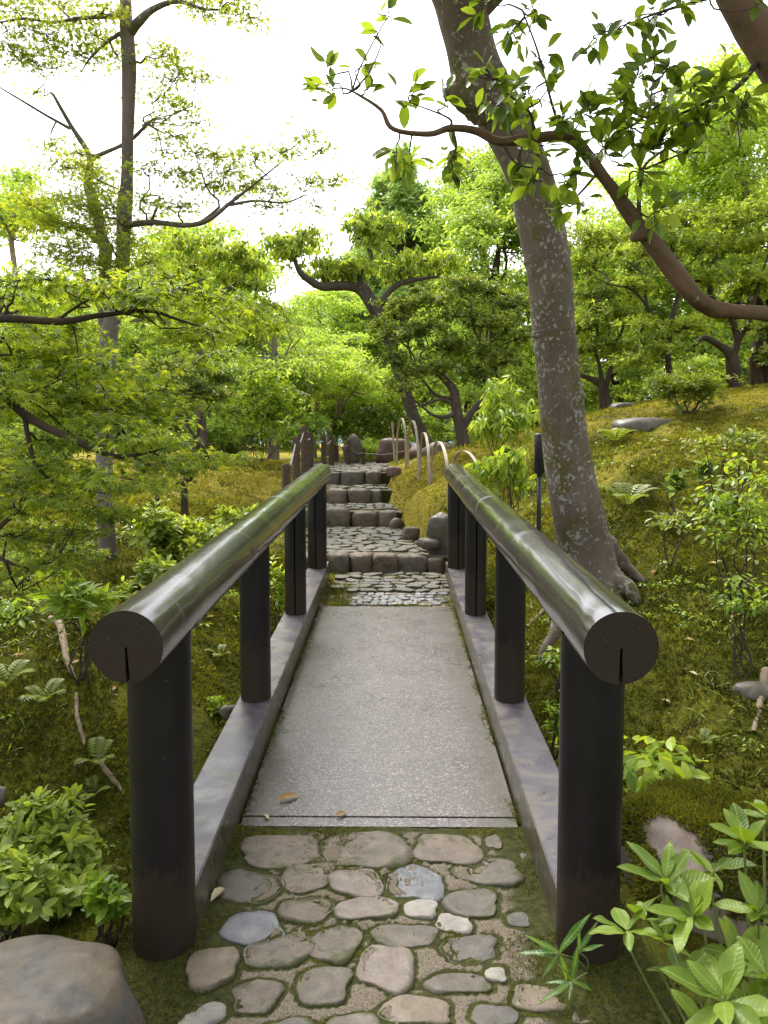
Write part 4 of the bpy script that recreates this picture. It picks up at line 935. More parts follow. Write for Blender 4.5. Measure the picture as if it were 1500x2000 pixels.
# --- tall maple at the left, two stems from one butt
H = [(30, 20, 6.4, 60, 26), (90, 70, 6.3, 80, 22), (140, 110, 6.5, 70, 24), (60, 120, 6.2, 60, 14), (190, 70, 6.6, 60, 24), (110, 10, 6.6, 90, 18), (20, 95, 6.0, 40, 16), (200, 25, 6.3, 50, 20), (230, 110, 6.9, 30, 18),
     (320, 110, 6.5, 60, 26), (345, 150, 6.4, 52, 22), (310, 190, 6.7, 50, 20), (300, 240, 6.7, 34, 14), (360, 215, 6.4, 42, 18), (410, 150, 6.2, 24, 14), (345, 270, 6.5, 44, 14), (330, 300, 6.6, 28, 10), (385, 240, 6.4, 26, 10),
     (430, 10, 6.2, 60, 20), (490, 35, 6.0, 40, 14), (380, 0, 6.3, 50, 16), (470, -20, 6.0, 50, 20),
     (360, 340, 6.4, 60, 10), (400, 360, 6.3, 60, 10), (450, 330, 6.2, 50, 9), (500, 300, 6.1, 50, 9), (560, 290, 6.0, 46, 10), (600, 265, 5.9, 36, 12), (630, 290, 5.9, 30, 9), (480, 360, 6.2, 60, 8), (540, 370, 6.1, 50, 7), (610, 355, 6.0, 50, 8), (660, 350, 5.9, 34, 6), (420, 300, 6.2, 44, 8), (380, 300, 6.3, 40, 10), (620, 405, 6.0, 30, 6), (350, 400, 6.3, 60, 12), (520, 405, 6.1, 40, 7),
     (130, 330, 6.7, 44, 18), (175, 330, 6.8, 50, 26), (120, 390, 6.7, 60, 24), (200, 380, 6.8, 50, 24), (90, 440, 6.6, 60, 20), (150, 450, 6.7, 70, 26), (210, 440, 6.8, 50, 20), (110, 500, 6.6, 56, 18), (170, 510, 6.6, 56, 18), (190, 350, 6.4, 40, 20), (260, 480, 6.7, 44, 20), (290, 440, 6.6, 40, 18), (300, 510, 6.5, 56, 18), (70, 180, 6.9, 24, 8), (100, 285, 6.8, 40, 12), (215, 400, 6.2, 50, 22), (160, 400, 6.2, 56, 22), (220, 470, 6.2, 50, 20), (60, 400, 6.4, 50, 18), (130, 480, 6.2, 60, 20), (200, 520, 6.2, 60, 18), (290, 330, 6.3, 40, 14), (280, 390, 6.3, 40, 14), (150, 300, 6.3, 40, 14)]
make_tree('tall_maple', 'tall airy maple with two grey stems rising at the left', 'tree',
    [[(225, 1150, 6.5, 52), (212, 1080, 6.5, 44), (203, 980, 6.5, 40), (204, 850, 6.6, 40), (207, 740, 6.6, 42), (212, 660, 6.6, 40), (228, 590, 6.6, 36), (238, 530, 6.6, 33), (241, 470, 6.6, 32), (243, 410, 6.6, 36), (248, 350, 6.55, 28), (249, 270, 6.5, 27), (252, 160, 6.5, 32), (250, 90, 6.5, 32), (246, 40, 6.5, 30), (244, -20, 6.5, 24), (235, -120, 6.5, 18), (220, -260, 6.4, 8)],
     [(210, 690, 6.6, 34), (204, 620, 6.7, 30), (205, 540, 6.7, 29), (206, 490, 6.7, 30), (196, 450, 6.7, 24), (186, 400, 6.7, 25), (172, 360, 6.7, 22), (176, 310, 6.7, 14), (158, 275, 6.7, 12), (138, 245, 6.7, 10), (110, 195, 6.7, 8), (100, 180, 6.7, 4)],
     [(138, 252, 6.7, 8), (90, 225, 6.6, 6), (40, 195, 6.5, 5), (-10, 165, 6.4, 3)],
     [(176, 312, 6.7, 12), (200, 300, 6.6, 10), (235, 285, 6.6, 9), (262, 268, 6.6, 9), (285, 245, 6.5, 6), (300, 232, 6.4, 3)],
     [(255, 62, 6.5, 26), (275, 38, 6.4, 22), (300, 18, 6.4, 16), (345, 2, 6.3, 11), (400, 18, 6.2, 6), (450, 18, 6.1, 3)],
     [(238, 30, 6.5, 14), (200, 33, 6.4, 10), (150, 36, 6.4, 8), (100, 44, 6.3, 7), (50, 36, 6.2, 6), (0, 44, 6.1, 4)],
     [(235, 65, 6.5, 10), (205, 85, 6.5, 7), (175, 115, 6.4, 5), (158, 142, 6.4, 2)],
     [(243, 440, 6.6, 16), (300, 434, 6.5, 13), (365, 440, 6.3, 12), (410, 428, 6.2, 10), (445, 400, 6.1, 9), (490, 365, 6.0, 6), (545, 320, 6.0, 3)],
     [(395, 433, 6.3, 9), (430, 400, 6.3, 6), (405, 370, 6.3, 5), (392, 330, 6.3, 3)],
     [(450, 400, 6.1, 8), (500, 392, 6.0, 6), (555, 396, 6.0, 5), (600, 380, 5.9, 2)],
     
     [(200, 555, 6.7, 12), (170, 548, 6.6, 10), (140, 530, 6.6, 8), (110, 520, 6.5, 4)],
     [(206, 480, 6.7, 14), (185, 470, 6.7, 12), (172, 450, 6.7, 8), (165, 440, 6.7, 4)]],
    H, TM5, 'maple_sky', 115, 8, .07, 'bark_grey', mode='flat', slim=.82, seed=7, tvar=.35, twr=.006, ntw=7, base=at(225, 1140, 6.5), lower=.5)

# --- foreground maple reaching in from the left
FM = []
for v, us in ((552, (30, 110, 200, 290, 365)), (585, (0, 70, 160, 250, 330, 400)), (618, (370, 300, 430, 60)), (655, (10, 70, 385, 425, 130)), (690, (30, 110, 180, 410, -10)), (735, (60, 140, 210, 0, 260)), (775, (100, 180, 250, 300, 20)), (820, (30, 140, 215, 285)), (865, (20, 90, 180, 270, 330)), (910, (30, 110, 200, 290, 350, 400)), (950, (60, 150, 230, 310, 10)), (995, (20, 90, 170, 240)), (1045, (30, 80, 150)), (1095, (15, 70, 120)), (1130, (0, 50))):
    for u in us: FM.append((u, v, v, 0))
_r = np.random.default_rng(77)
FMP = [(u+_r.normal(0, 14), v+_r.normal(0, 9), _r.uniform(3.5, 4.7), _r.uniform(55, 90), _r.uniform(10, 20), 1.1) for u, v, _, _ in FM]
make_tree('foreground_maple', 'low spreading maple with layered bright leaves reaching in from the left edge', 'tree',
    [[(-330, 1560, 3.9, 120), (-290, 1250, 3.9, 100), (-260, 950, 3.95, 90), (-235, 780, 4.0, 80), (-220, 600, 4.0, 60), (-230, 400, 4.0, 40)],
     [(-230, 700, 4.0, 44), (-140, 640, 3.9, 26), (-60, 626, 3.85, 20), (20, 622, 3.8, 15), (120, 628, 3.8, 14), (200, 615, 3.8, 11), (290, 607, 3.8, 8), (350, 625, 3.8, 5), (430, 650, 3.8, 2)],
     [(-240, 800, 4.0, 50), (-140, 720, 3.9, 30), (-50, 735, 3.8, 20), (0, 765, 3.7, 18), (60, 818, 3.7, 17), (150, 862, 3.7, 14), (220, 890, 3.7, 10), (270, 888, 3.7, 7), (320, 876, 3.7, 3)],
     [(48, 812, 3.7, 10), (58, 870, 3.7, 9), (75, 915, 3.7, 8), (105, 940, 3.7, 6), (160, 955, 3.7, 4), (230, 968, 3.7, 2)],
     [(-245, 950, 3.95, 40), (-150, 1010, 3.9, 20), (-60, 1070, 3.8, 14), (20, 1010, 3.8, 8), (60, 985, 3.8, 5), (110, 960, 3.8, 2)],
     [(-100, 1040, 3.85, 14), (0, 1090, 3.8, 8), (60, 1110, 3.8, 4), (120, 1080, 3.8, 2)],
     [(230, 612, 3.8, 7), (280, 590, 3.8, 5), (340, 565, 3.8, 4), (400, 545, 3.8, 2)], [(110, 628, 3.8, 7), (150, 598, 3.8, 5), (200, 570, 3.8, 3), (240, 548, 3.8, 2)], [(140, 630, 3.8, 5), (150, 670, 3.8, 3), (152, 720, 3.8, 2)],
     [(-50, 732, 3.8, 10), (30, 772, 3.9, 7), (80, 760, 3.9, 5), (130, 735, 3.9, 2)]],
    FMP, TM7, 'maple', 100, 7, .078, 'twig', mode='flat', seed=8, tvar=.42, twr=.005, ntw=9, base=at(-330, 1540, 3.9), lower=.5, tint0=.42)

# --- small twisted azalea standard on the left bank
make_tree('twisted_azalea', 'small crooked azalea tree standing on the left bank', 'tree',
    [[(361, 1012, 8.4, 17), (360, 975, 8.4, 15), (360, 940, 8.4, 14), (372, 935, 8.4, 10), (382, 905, 8.4, 11), (386, 870, 8.4, 9), (378, 850, 8.4, 6), (365, 830, 8.4, 4)], [(361, 938, 8.4, 12), (372, 915, 8.35, 8), (380, 880, 8.3, 6), (370, 865, 8.3, 4)], [(384, 885, 8.4, 9), (398, 872, 8.4, 7), (420, 868, 8.4, 4)], [(370, 830, 8.4, 6), (350, 805, 8.4, 4), (330, 790, 8.4, 3)], [(385, 860, 8.4, 6), (392, 820, 8.4, 4), (410, 790, 8.4, 3)]],
    [(370, 770, 8.4, 60, 40), (420, 780, 8.4, 40, 34), (320, 760, 8.4, 56, 34), (290, 730, 8.6, 50, 30), (380, 730, 8.5, 56, 30), (430, 740, 8.6, 40, 30), (330, 715, 8.7, 50, 20)],
    TQ, 'pieris', 210, 7, .055, 'bark_dark', seed=9, tint0=.5, twr=.008, ntw=10)
make_tree('leaning_azalea_stem', 'thin bent azalea stem left of the crooked one', 'tree',
    [[(316, 1050, 7.6, 10), (310, 1000, 7.6, 9), (308, 958, 7.6, 8), (330, 930, 7.6, 8), (340, 905, 7.6, 8), (330, 885, 7.6, 6), (318, 872, 7.6, 4)], [(312, 1070, 7.6, 10), (325, 1100, 7.55, 9)]],
    [(300, 850, 7.7, 40, 20), (340, 860, 7.6, 34, 16), (270, 870, 7.7, 40, 20)], TQ, 'azalea', 150, 6, .055, 'bark_dark', seed=10, twr=.006)

# --- broad-leaved trees with gnarled dark limbs in the middle distance
make_tree('gnarled_tree', 'gnarled broadleaf tree with forked dark limbs above the steps', 'tree',
    [[(835, 870, 13.0, 36), (818, 840, 13, 34), (800, 790, 13, 30), (775, 715, 13, 28), (757, 660, 13, 28), (735, 610, 13, 34), (712, 570, 13, 34), (700, 560, 13, 26)],
     [(712, 572, 13, 26), (690, 560, 13, 24), (660, 558, 12.8, 24), (630, 560, 12.7, 20), (605, 548, 12.6, 18), (585, 530, 12.5, 14), (573, 500, 12.5, 8), (568, 478, 12.5, 4)],
     [(704, 562, 13, 20), (703, 535, 13, 14), (714, 515, 13, 12), (725, 498, 13, 12), (718, 480, 13, 9), (728, 465, 13, 6)], [(722, 480, 13, 7), (705, 470, 13, 5), (695, 455, 13, 3)],
     [(738, 600, 13, 20), (760, 570, 13, 15), (785, 552, 13, 14), (820, 545, 13, 10), (860, 540, 13, 6)]],
    grow([(545, 475, 12.5, 34, 24), (565, 500, 12.5, 34, 20), (590, 480, 12.7, 40, 20), (600, 460, 12.6, 30, 18), (640, 520, 12.8, 46, 16), (680, 520, 12.8, 40, 14), (630, 540, 12.9, 30, 12), (730, 440, 13, 44, 26), (700, 445, 13, 30, 20), (760, 450, 13.2, 36, 26), (725, 470, 13, 30, 20), (700, 510, 13, 30, 14), (800, 510, 13.2, 50, 20), (770, 530, 13.1, 50, 18), (840, 520, 13.2, 40, 20), (870, 510, 13.4, 36, 20), (670, 535, 12.9, 30, 10)], 1.3),
    TDQ, 'broad', 44, 6, .125, 'bark_gnarl', mode='droop', slim=.78, seed=12, tint0=.55, tvar=.4, twr=.014)
make_tree('gnarled_tree', 'gnarled broadleaf tree behind the left maple with spreading dark limbs', 'tree',
    [[(395, 870, 12, 26), (392, 780, 12, 22), (390, 700, 12, 20), (388, 640, 12, 20), (395, 600, 12, 18), (420, 575, 12, 14), (455, 560, 12, 11), (475, 535, 12, 7), (485, 510, 12, 4)], [(390, 615, 12, 14), (410, 600, 12, 11), (440, 602, 12, 9), (480, 600, 12, 4)], [(388, 640, 12, 12), (370, 600, 12, 8), (350, 560, 12, 5)]],
    [(430, 500, 12, 60, 26), (470, 490, 12, 50, 26), (490, 520, 12, 40, 30), (400, 480, 12.2, 60, 26), (380, 520, 12.2, 50, 26), (450, 545, 12, 50, 24), (500, 560, 12, 40, 26), (520, 600, 12, 36, 26), (470, 600, 12, 46, 24), (420, 620, 12.2, 50, 22), (490, 640, 12.2, 50, 30), (350, 480, 12.4, 50, 30), (330, 530, 12.4, 50, 26), (530, 640, 12.4, 36, 30)],
    TDQ, 'broad', 42, 6, .125, 'bark_gnarl', mode='droop', slim=.8, seed=13, tint0=.6, tvar=.4, twr=.014)

# --- dark evergreen shrubs (new shoots pale) to the right of the steps
make_tree('pieris_tree', 'dark small leaved evergreen with twisted trunk right of the bamboo hoops', 'tree',
    [[(905, 868, 11.6, 34), (898, 830, 11.6, 30), (890, 790, 11.6, 26), (885, 760, 11.6, 22), (862, 735, 11.6, 16), (840, 718, 11.6, 10), (810, 700, 11.6, 6)], [(900, 840, 11.6, 24), (925, 800, 11.6, 18), (950, 770, 11.6, 14), (965, 730, 11.6, 10), (965, 690, 11.6, 7)], [(893, 805, 11.6, 14), (870, 815, 11.5, 12), (845, 810, 11.5, 9), (820, 790, 11.5, 6), (800, 775, 11.5, 4)], [(888, 790, 11.6, 12), (860, 780, 11.5, 9), (830, 790, 11.5, 7), (790, 795, 11.4, 4)], [(890, 780, 11.6, 12), (850, 770, 11.6, 8), (820, 735, 11.6, 5)], [(950, 770, 11.6, 10), (942, 690, 11.6, 9), (925, 640, 11.6, 8), (920, 600, 11.6, 6)], [(945, 700, 11.6, 8), (955, 630, 11.6, 6), (970, 590, 11.6, 4)]],
    [(780, 660, 11.6, 50, 30), (830, 650, 11.6, 50, 34), (790, 600, 11.8, 50, 26), (850, 590, 11.8, 56, 26), (900, 560, 11.8, 50, 26), (950, 570, 11.8, 50, 26), (900, 620, 11.6, 50, 26), (960, 640, 11.6, 50, 30), (1010, 600, 11.8, 50, 30), (1010, 660, 11.6, 46, 30), (880, 680, 11.5, 50, 26), (930, 690, 11.5, 50, 26), (990, 710, 11.5, 46, 26), (770, 710, 11.5, 40, 30), (810, 730, 11.4, 44, 26), (860, 720, 11.4, 40, 20), (785, 760, 11.3, 34, 22), (930, 730, 11.4, 40, 20), (750, 640, 11.8, 36, 26)],
    TQ, 'pieris', 85, 7, .085, 'bark_gnarl', slim=.75, seed=14, tint0=.42, tvar=.36, twr=.012, ntw=8)

# --- azalea thicket on the hillside at the right
AZ = [('thicket nearest the trunk, its stem mossy and dark', (1180, 800, 12.0), [[(1183, 800, 12, 34), (1178, 760, 12, 26), (1165, 745, 12, 18), (1140, 735, 12, 12), (1110, 725, 12, 6)], [(1180, 765, 12, 18), (1190, 730, 12, 12), (1200, 690, 12, 8)], [(1178, 770, 12, 16), (1172, 720, 12, 10), (1160, 680, 12, 6)]],
       [(1150, 640, 12, 60, 36), (1200, 620, 12.2, 60, 36), (1160, 580, 12.3, 56, 34), (1140, 690, 12, 50, 28), (1200, 680, 12, 50, 28), (1230, 570, 12.4, 56, 34), (1150, 520, 12.6, 56, 30), (1190, 480, 12.8, 60, 34), (1140, 460, 12.8, 46, 30)]),
      ('thicket in the middle of the right hillside with pale bent stems', (1305, 775, 11.6), [[(1300, 790, 11.6, 20), (1308, 740, 11.6, 18), (1305, 690, 11.6, 16), (1310, 640, 11.6, 14), (1320, 590, 11.6, 10), (1335, 540, 11.6, 6)], [(1305, 690, 11.6, 12), (1285, 640, 11.6, 9), (1262, 590, 11.6, 7), (1258, 540, 11.6, 6), (1225, 510, 11.6, 3)], [(1305, 680, 11.6, 10), (1270, 660, 11.5, 8), (1245, 665, 11.5, 4)], [(1290, 640, 11.6, 8), (1240, 570, 11.5, 6), (1190, 555, 11.5, 4), (1160, 540, 11.5, 2)]],
       [(1250, 500, 11.8, 60, 34), (1310, 480, 11.8, 60, 36), (1270, 440, 12, 56, 30), (1340, 430, 12, 60, 30), (1360, 490, 11.8, 56, 30), (1310, 540, 11.6, 56, 30), (1240, 560, 11.5, 46, 24), (1370, 550, 11.6, 50, 26), (1260, 640, 11.3, 50, 24), (1340, 640, 11.3, 50, 26), (1300, 690, 11.2, 56, 26), (1240, 710, 11.2, 46, 24)]),
      ('thicket at the right edge with a stout dark trunk', (1435, 755, 11.8), [[(1437, 765, 11.8, 36), (1432, 720, 11.8, 34), (1425, 690, 11.8, 26), (1405, 675, 11.8, 18), (1375, 660, 11.8, 14), (1355, 675, 11.7, 8)], [(1430, 700, 11.8, 22), (1440, 660, 11.8, 18), (1420, 610, 11.8, 14), (1390, 580, 11.8, 12), (1385, 530, 11.8, 8), (1400, 500, 11.8, 5)], [(1440, 670, 11.8, 16), (1465, 620, 11.8, 12), (1480, 560, 11.8, 8), (1500, 500, 11.8, 4)]],
       [(1420, 440, 12, 60, 34), (1480, 420, 12, 60, 36), (1440, 490, 11.9, 60, 34), (1500, 480, 11.9, 60, 36), (1410, 540, 11.8, 50, 26), (1470, 550, 11.8, 56, 30), (1530, 560, 11.8, 60, 40), (1500, 640, 11.6, 50, 24), (1400, 620, 11.7, 44, 20)])]
for k, (lb, b, st, pd) in enumerate(AZ):
    make_tree('azalea_tree', 'yellow green azalea '+lb, 'tree', st, pd, TQ, 'azalea', 75, 7, .085, 'bark_dark', slim=.75, seed=20+k, tint0=.55, tvar=.34, twr=.011, ntw=8)
for k, (u, v, w, lb) in enumerate([(1480, 752, 26, 'second dark trunk from the right edge of the hillside'), (1500, 748, 22, 'dark trunk cut by the right edge on the hill crest')]):
    make_tree('azalea_tree', lb, 'tree', [[(u, v+10, 12.4, w), (u-4, v-50, 12.4, w*.9), (u+6, v-120, 12.4, w*.7), (u-5, v-200, 12.4, w*.4)]], [(u+10, v-130, 12.4, 46, 30), (u-20, v-190, 12.4, 50, 30), (u+30, v-60, 12.2, 40, 20)], TO, 'pieris', 60, 7, .12, 'bark_dark', seed=26+k)

# --- deciduous tree behind, lime maples, cedar, background
def filler(rng, u0, u1, v0, v1, y, n, rx, rz):
    P = []
    for k in range(n):
        a = rng.uniform(0, 6.28); q = rng.random()**.5
        P.append(((u0+u1)/2+(u1-u0)/2*q*math.cos(a), (v0+v1)/2+(v1-v0)/2*q*math.sin(a), y+rng.normal(0, .07)*y, rx*rng.uniform(.7, 1.2), rz*rng.uniform(.7, 1.2)))
    return P
BGT = [ # name,label,leaf,bark,u range,v range,y,n pads,rx,rz,template,size,mode,density,tint, trunk(u,v0,w)
    ('deciduous_tree', 'fresh green tree directly left of the leaning trunk', 'far', 'bark_dark', (860, 1060, 320, 640), 16, 44, 50, 30, TQ, .12, 'flat', 34, .5, (962, 860, 16)),
    ('deciduous_tree', 'tall green tree top behind the leaning trunk', 'far', 'bark_dark', (880, 1010, 300, 430), 19, 16, 40, 26, TQ, .13, 'flat', 26, .5, (940, 860, 14)),
    ('lime_maple', 'bright lime maple with a pale bent trunk at the end of the path', 'lime', 'bark_pale', (590, 770, 650, 800), 19, 26, 46, 11, TQ, .10, 'flat', 60, .6, (655, 850, 14)),
    ('lime_maple', 'bright lime maple with slanting pale trunk behind the rope fence', 'lime', 'bark_pale', (540, 700, 640, 790), 21, 24, 46, 12, TQ, .11, 'flat', 55, .5, (612, 845, 13)),
    ('lime_maple', 'pale green maple top left of the cedar', 'lime', 'bark_grey', (560, 720, 570, 700), 24, 22, 46, 18, TQ, .13, 'flat', 36, .5, (640, 850, 9)),
    ('lime_maple', 'lime green maple rising high at the upper right', 'lime', 'bark_grey', (1330, 1560, 120, 420), 17, 40, 70, 22, TQ, .13, 'flat', 24, .6, (1460, 760, 14)),
    ('lime_maple', 'lime green maple behind the azalea thicket at right', 'lime', 'bark_grey', (1180, 1420, 330, 520), 18, 34, 60, 24, TQ, .12, 'flat', 26, .55, (1300, 760, 12)),
    ('background_tree', 'green tree closing the view behind the right hillside', 'far', 'bark_dark', (1080, 1300, 440, 780), 17, 40, 60, 40, TQ, .13, 'whorl', 22, .45, (1180, 800, 16)),
    ('background_tree', 'deep green tree behind the stout azalea trunk', 'far', 'bark_dark', (1300, 1560, 440, 760), 17.5, 40, 66, 42, TQ, .13, 'whorl', 22, .42, (1420, 770, 16)),
    ('background_tree', 'pale leaved tree with thin pinkish stems at the left edge', 'lime', 'bark_pale', (-60, 110, 350, 470), 20, 24, 50, 26, TQ, .12, 'whorl', 24, .45, (30, 850, 12)),
    ('background_tree', 'green tree behind the tall maple stems', 'far', 'bark_grey', (100, 330, 560, 820), 16, 36, 60, 34, TQ, .12, 'flat', 24, .55, (300, 880, 20)),
    ('background_tree', 'leafy tree at far left behind the foreground maple', 'far', 'bark_grey', (-80, 160, 560, 860), 15, 36, 64, 34, TQ, .12, 'flat', 24, .5, (110, 890, 20)),
    ('background_tree', 'green tree with grey trunk left of the path end', 'far', 'bark_pale', (440, 620, 600, 800), 17, 34, 46, 26, TQ, .11, 'flat', 32, .55, (535, 880, 20)),
    ('background_tree', 'green trees crown filling the gap above the crooked azalea', 'far', 'bark_grey', (300, 500, 620, 820), 16, 34, 50, 30, TQ, .12, 'flat', 26, .5, (420, 880, 12)),
    ('background_tree', 'yellow green crown under the sky left of centre', 'lime', 'bark_grey', (240, 500, 430, 640), 19, 42, 58, 28, TQ, .13, 'flat', 26, .5, (360, 870, 12)),
    ('background_tree', 'dim green tree closing the end of the path', 'far', 'bark_dark', (620, 860, 640, 860), 25, 36, 60, 40, TQ, .16, 'whorl', 20, .3, (760, 870, 12)),
    ('background_tree', 'dark green tree right of the path end behind the evergreen', 'far', 'bark_dark', (780, 1060, 600, 870), 20, 40, 60, 40, TQ, .14, 'whorl', 20, .4, (900, 870, 14)),
]
for k, (nm, lb, lf, bk, (u0, u1, v0, v1), y, n, rx, rz, T, sz, mode, dens, ti, (tu, tv, tw)) in enumerate(BGT):
    rg = np.random.default_rng(100+k); pads = filler(rg, u0, u1, v0, v1, y, n, rx, rz)
    g = at(tu, tv, y); zg = gz(g[0], g[1]); uc = (u0+u1)/2; vb = 895+(CAMZ-zg)/y*1500
    st = [[(tu, vb+10, y, tw*1.2), (tu+rg.normal(0, 6), vb-(vb-v1)*.6, y, tw), ((tu+uc)/2+rg.normal(0, 8), v1-(v1-v0)*.25, y, tw*.8), (uc+rg.normal(0, 12), v0+(v1-v0)*.4, y, tw*.5), (uc+rg.normal(0, 12), v0+(v1-v0)*.1, y, tw*.2)]]
    for q in range(3): st.append([(uc*.6+tu*.4, v1-(v1-v0)*.2+q*12, y, tw*.45), (uc+(u1-u0)*rg.uniform(-.25, .25), v0+(v1-v0)*.55, y, tw*.3), (uc+(u1-u0)*rg.uniform(-.4, .4), v0+(v1-v0)*.3, y, tw*.1)])
    make_tree(nm, lb, 'tree', st, pads, T, lf, dens, 6, sz, bk, mode=mode, seed=200+k, tint0=ti, tvar=.3, twr=.014, ntw=4, lower=.4)
# cedar: drooping tiers round a straight trunk
def cedar(u, vtop, vbot, y, wpx, label, seed):
    rg = np.random.default_rng(seed); pads = []; n = 46
    for k in range(n):
        f = (k+.5)/n; v = vtop+(vbot-vtop)*f; hw = wpx*(.12+.88*f**.8)/2; a = rg.uniform(0, 6.28)
        pads.append((u+hw*math.cos(a)*.75, v, y+px(hw, y)*math.sin(a)*.75, hw*.42+10, 15+8*f))
    g = at(u, 880, y); zg = gz(g[0], g[1]); vb = 895+(CAMZ-zg)/y*1500
    make_tree('cedar', label, 'tree', [[(u, vb, y, 30), (u, (vb+vtop)/2, y, 20), (u, vtop, y, 3)]], pads, TQN, 'cedar', 17, 9, .32, 'bark_dark', mode='whorl', seed=seed, tint0=.55, twr=.03, ntw=4, lower=.5)
cedar(782, 295, 620, 28, 235, 'soft blue green cedar standing in the middle against the sky', 51)
cedar(690, 520, 760, 34, 120, 'shorter cedar left of the tall one', 52)
# tree line far behind
for k, (u, v, w) in enumerate([(-40, 560, 190), (120, 600, 190), (270, 590, 190), (420, 600, 190), (540, 615, 170), (860, 560, 200), (1010, 540, 200), (1160, 560, 200), (1320, 480, 220), (1480, 420, 220)]):
    rg = np.random.default_rng(300+k); y = 38+rg.uniform(-3, 3); pads = filler(rg, u-w*.55, u+w*.55, v-40, 880, y, 34, 52, 44)
    g = at(u, 880, y); zg = gz(g[0], g[1]); vb = 895+(CAMZ-zg)/y*1500
    pos = ('leftmost', 'second', 'third', 'fourth', 'fifth', 'sixth', 'seventh', 'eighth', 'ninth', 'rightmost')[k]
    make_tree('treeline_tree', pos+(' from the left' if 0 < k < 9 else '')+' of the ten distant trees closing the garden', 'tree', [[(u, vb, y, 14), (u+4, 720, y, 10), (u, v, y, 4)]], pads, TQ, 'far', 4.6, 6, .38, 'bark_dark', seed=300+k, tint0=.5, twr=.02, ntw=2, group='distant tree line', lower=.5)

# ================================================================== camellia at the right: individual leaves
def leaf_mesh(name, T, mat):
    mb = MB(); mb.add(T[0], T[1]); me = mb.mesh(name, smooth=True); me.materials.append(mat); return me
def leaf_obj(name, me, pos, d, up, size, parent):
    x = norm(np.asarray(d, float)); z = np.asarray(up, float); z = norm(z-x*np.dot(z, x)); y = np.cross(z, x)
    o = bpy.data.objects.new(name, me); COL.objects.link(o); o.parent = parent
    b = parent_world(parent)
    m = Matrix(((x[0]*size, y[0]*size, z[0]*size, pos[0]-b.x), (x[1]*size, y[1]*size, z[1]*size, pos[1]-b.y), (x[2]*size, y[2]*size, z[2]*size, pos[2]-b.z), (0, 0, 0, 1)))
    o.matrix_local = m; return o
cb = at(1900, 1500, 3.1)
camellia = empty('camellia_tree', (cb[0], cb[1], gz(cb[0], cb[1])), 'camellia with a bent brown bough and glossy leaves across the upper right', 'tree')
rng = np.random.default_rng(91)
main = [(1900, 1560, 3.1, 110), (1860, 1250, 3.1, 96), (1800, 900, 3.05, 90), (1740, 660, 3.0, 84), (1660, 400, 2.95, 80), (1560, 190, 2.9, 76), (1490, 80, 2.88, 70), (1440, 0, 2.86, 62), (1390, -120, 2.85, 50), (1350, -260, 2.85, 30)]
bough = [(1760, 720, 3.0, 60), (1640, 640, 2.95, 34), (1500, 614, 2.9, 28), (1430, 608, 2.87, 29), (1385, 600, 2.85, 31), (1345, 566, 2.8, 34), (1290, 496, 2.8, 34), (1245, 438, 2.8, 29), (1200, 374, 2.78, 23), (1150, 308, 2.75, 22), (1112, 268, 2.74, 22), (1040, 270, 2.72, 18), (975, 276, 2.7, 17), (930, 256, 2.7, 14), (880, 250, 2.7, 13), (838, 262, 2.7, 10), (768, 252, 2.68, 9), (745, 215, 2.68, 7), (705, 188, 2.68, 5), (688, 178, 2.68, 3)]
side = [[(1250, 446, 2.8, 14), (1248, 400, 2.78, 9), (1252, 350, 2.76, 7), (1262, 320, 2.76, 6), (1300, 290, 2.75, 4)], [(1246, 440, 2.8, 9), (1225, 400, 2.76, 5), (1230, 340, 2.74, 3)], [(1252, 350, 2.76, 6), (1250, 290, 2.75, 5), (1265, 230, 2.74, 4), (1275, 160, 2.74, 2)],
        [(1480, 120, 2.88, 14), (1440, 170, 2.85, 9), (1380, 200, 2.82, 7), (1310, 230, 2.8, 5), (1250, 250, 2.78, 3)], [(1430, -20, 2.86, 12), (1370, 0, 2.82, 7), (1300, 20, 2.8, 5), (1230, 45, 2.78, 3), (1160, 70, 2.77, 2)], [(880, 250, 2.7, 6), (875, 230, 2.68, 4), (800, 200, 2.66, 2)], [(885, 256, 2.7, 6), (890, 290, 2.68, 5), (870, 330, 2.66, 2)],
        [(1045, 270, 2.72, 8), (1035, 220, 2.7, 5), (1000, 190, 2.68, 4), (960, 160, 2.66, 2)], [(1100, 266, 2.74, 8), (1080, 210, 2.72, 5), (1050, 100, 2.7, 4), (1020, 20, 2.68, 3)], [(980, 278, 2.7, 7), (1010, 320, 2.68, 4), (1060, 330, 2.68, 3)], [(1170, 335, 2.76, 7), (1130, 380, 2.74, 4), (1100, 405, 2.73, 2)], [(1260, 330, 2.76, 5), (1330, 300, 2.74, 3), (1370, 280, 2.73, 2)]]
mb = MB(); P, R = stem_px(main); mb.add(*tube(P, R, 24, 60, .05, rng)); mb.build('trunk', M['bark_camellia'], camellia); pts = []
for k, L in enumerate([bough]+side):
    P, R = stem_px(L); mb = MB(); mb.add(*tube(P, R, 18 if k == 0 else 7, 120 if k == 0 else 20, .16 if k == 0 else .1, rng)); mb.build('bough' if k == 0 else 'limb', M['bark_camellia' if k < 4 else 'twig'], camellia); pts.append(catmull(P, 60))
mb = MB(); P, R = stem_px([(1262, 456, 2.79, 25), (1246, 461, 2.77, 21), (1236, 463, 2.76, 18)]); mb.add(*tube(P, R, 14, 8, .06, rng)); mb.build('stub', M['bark_camellia'], camellia)
pts = np.vstack(pts)
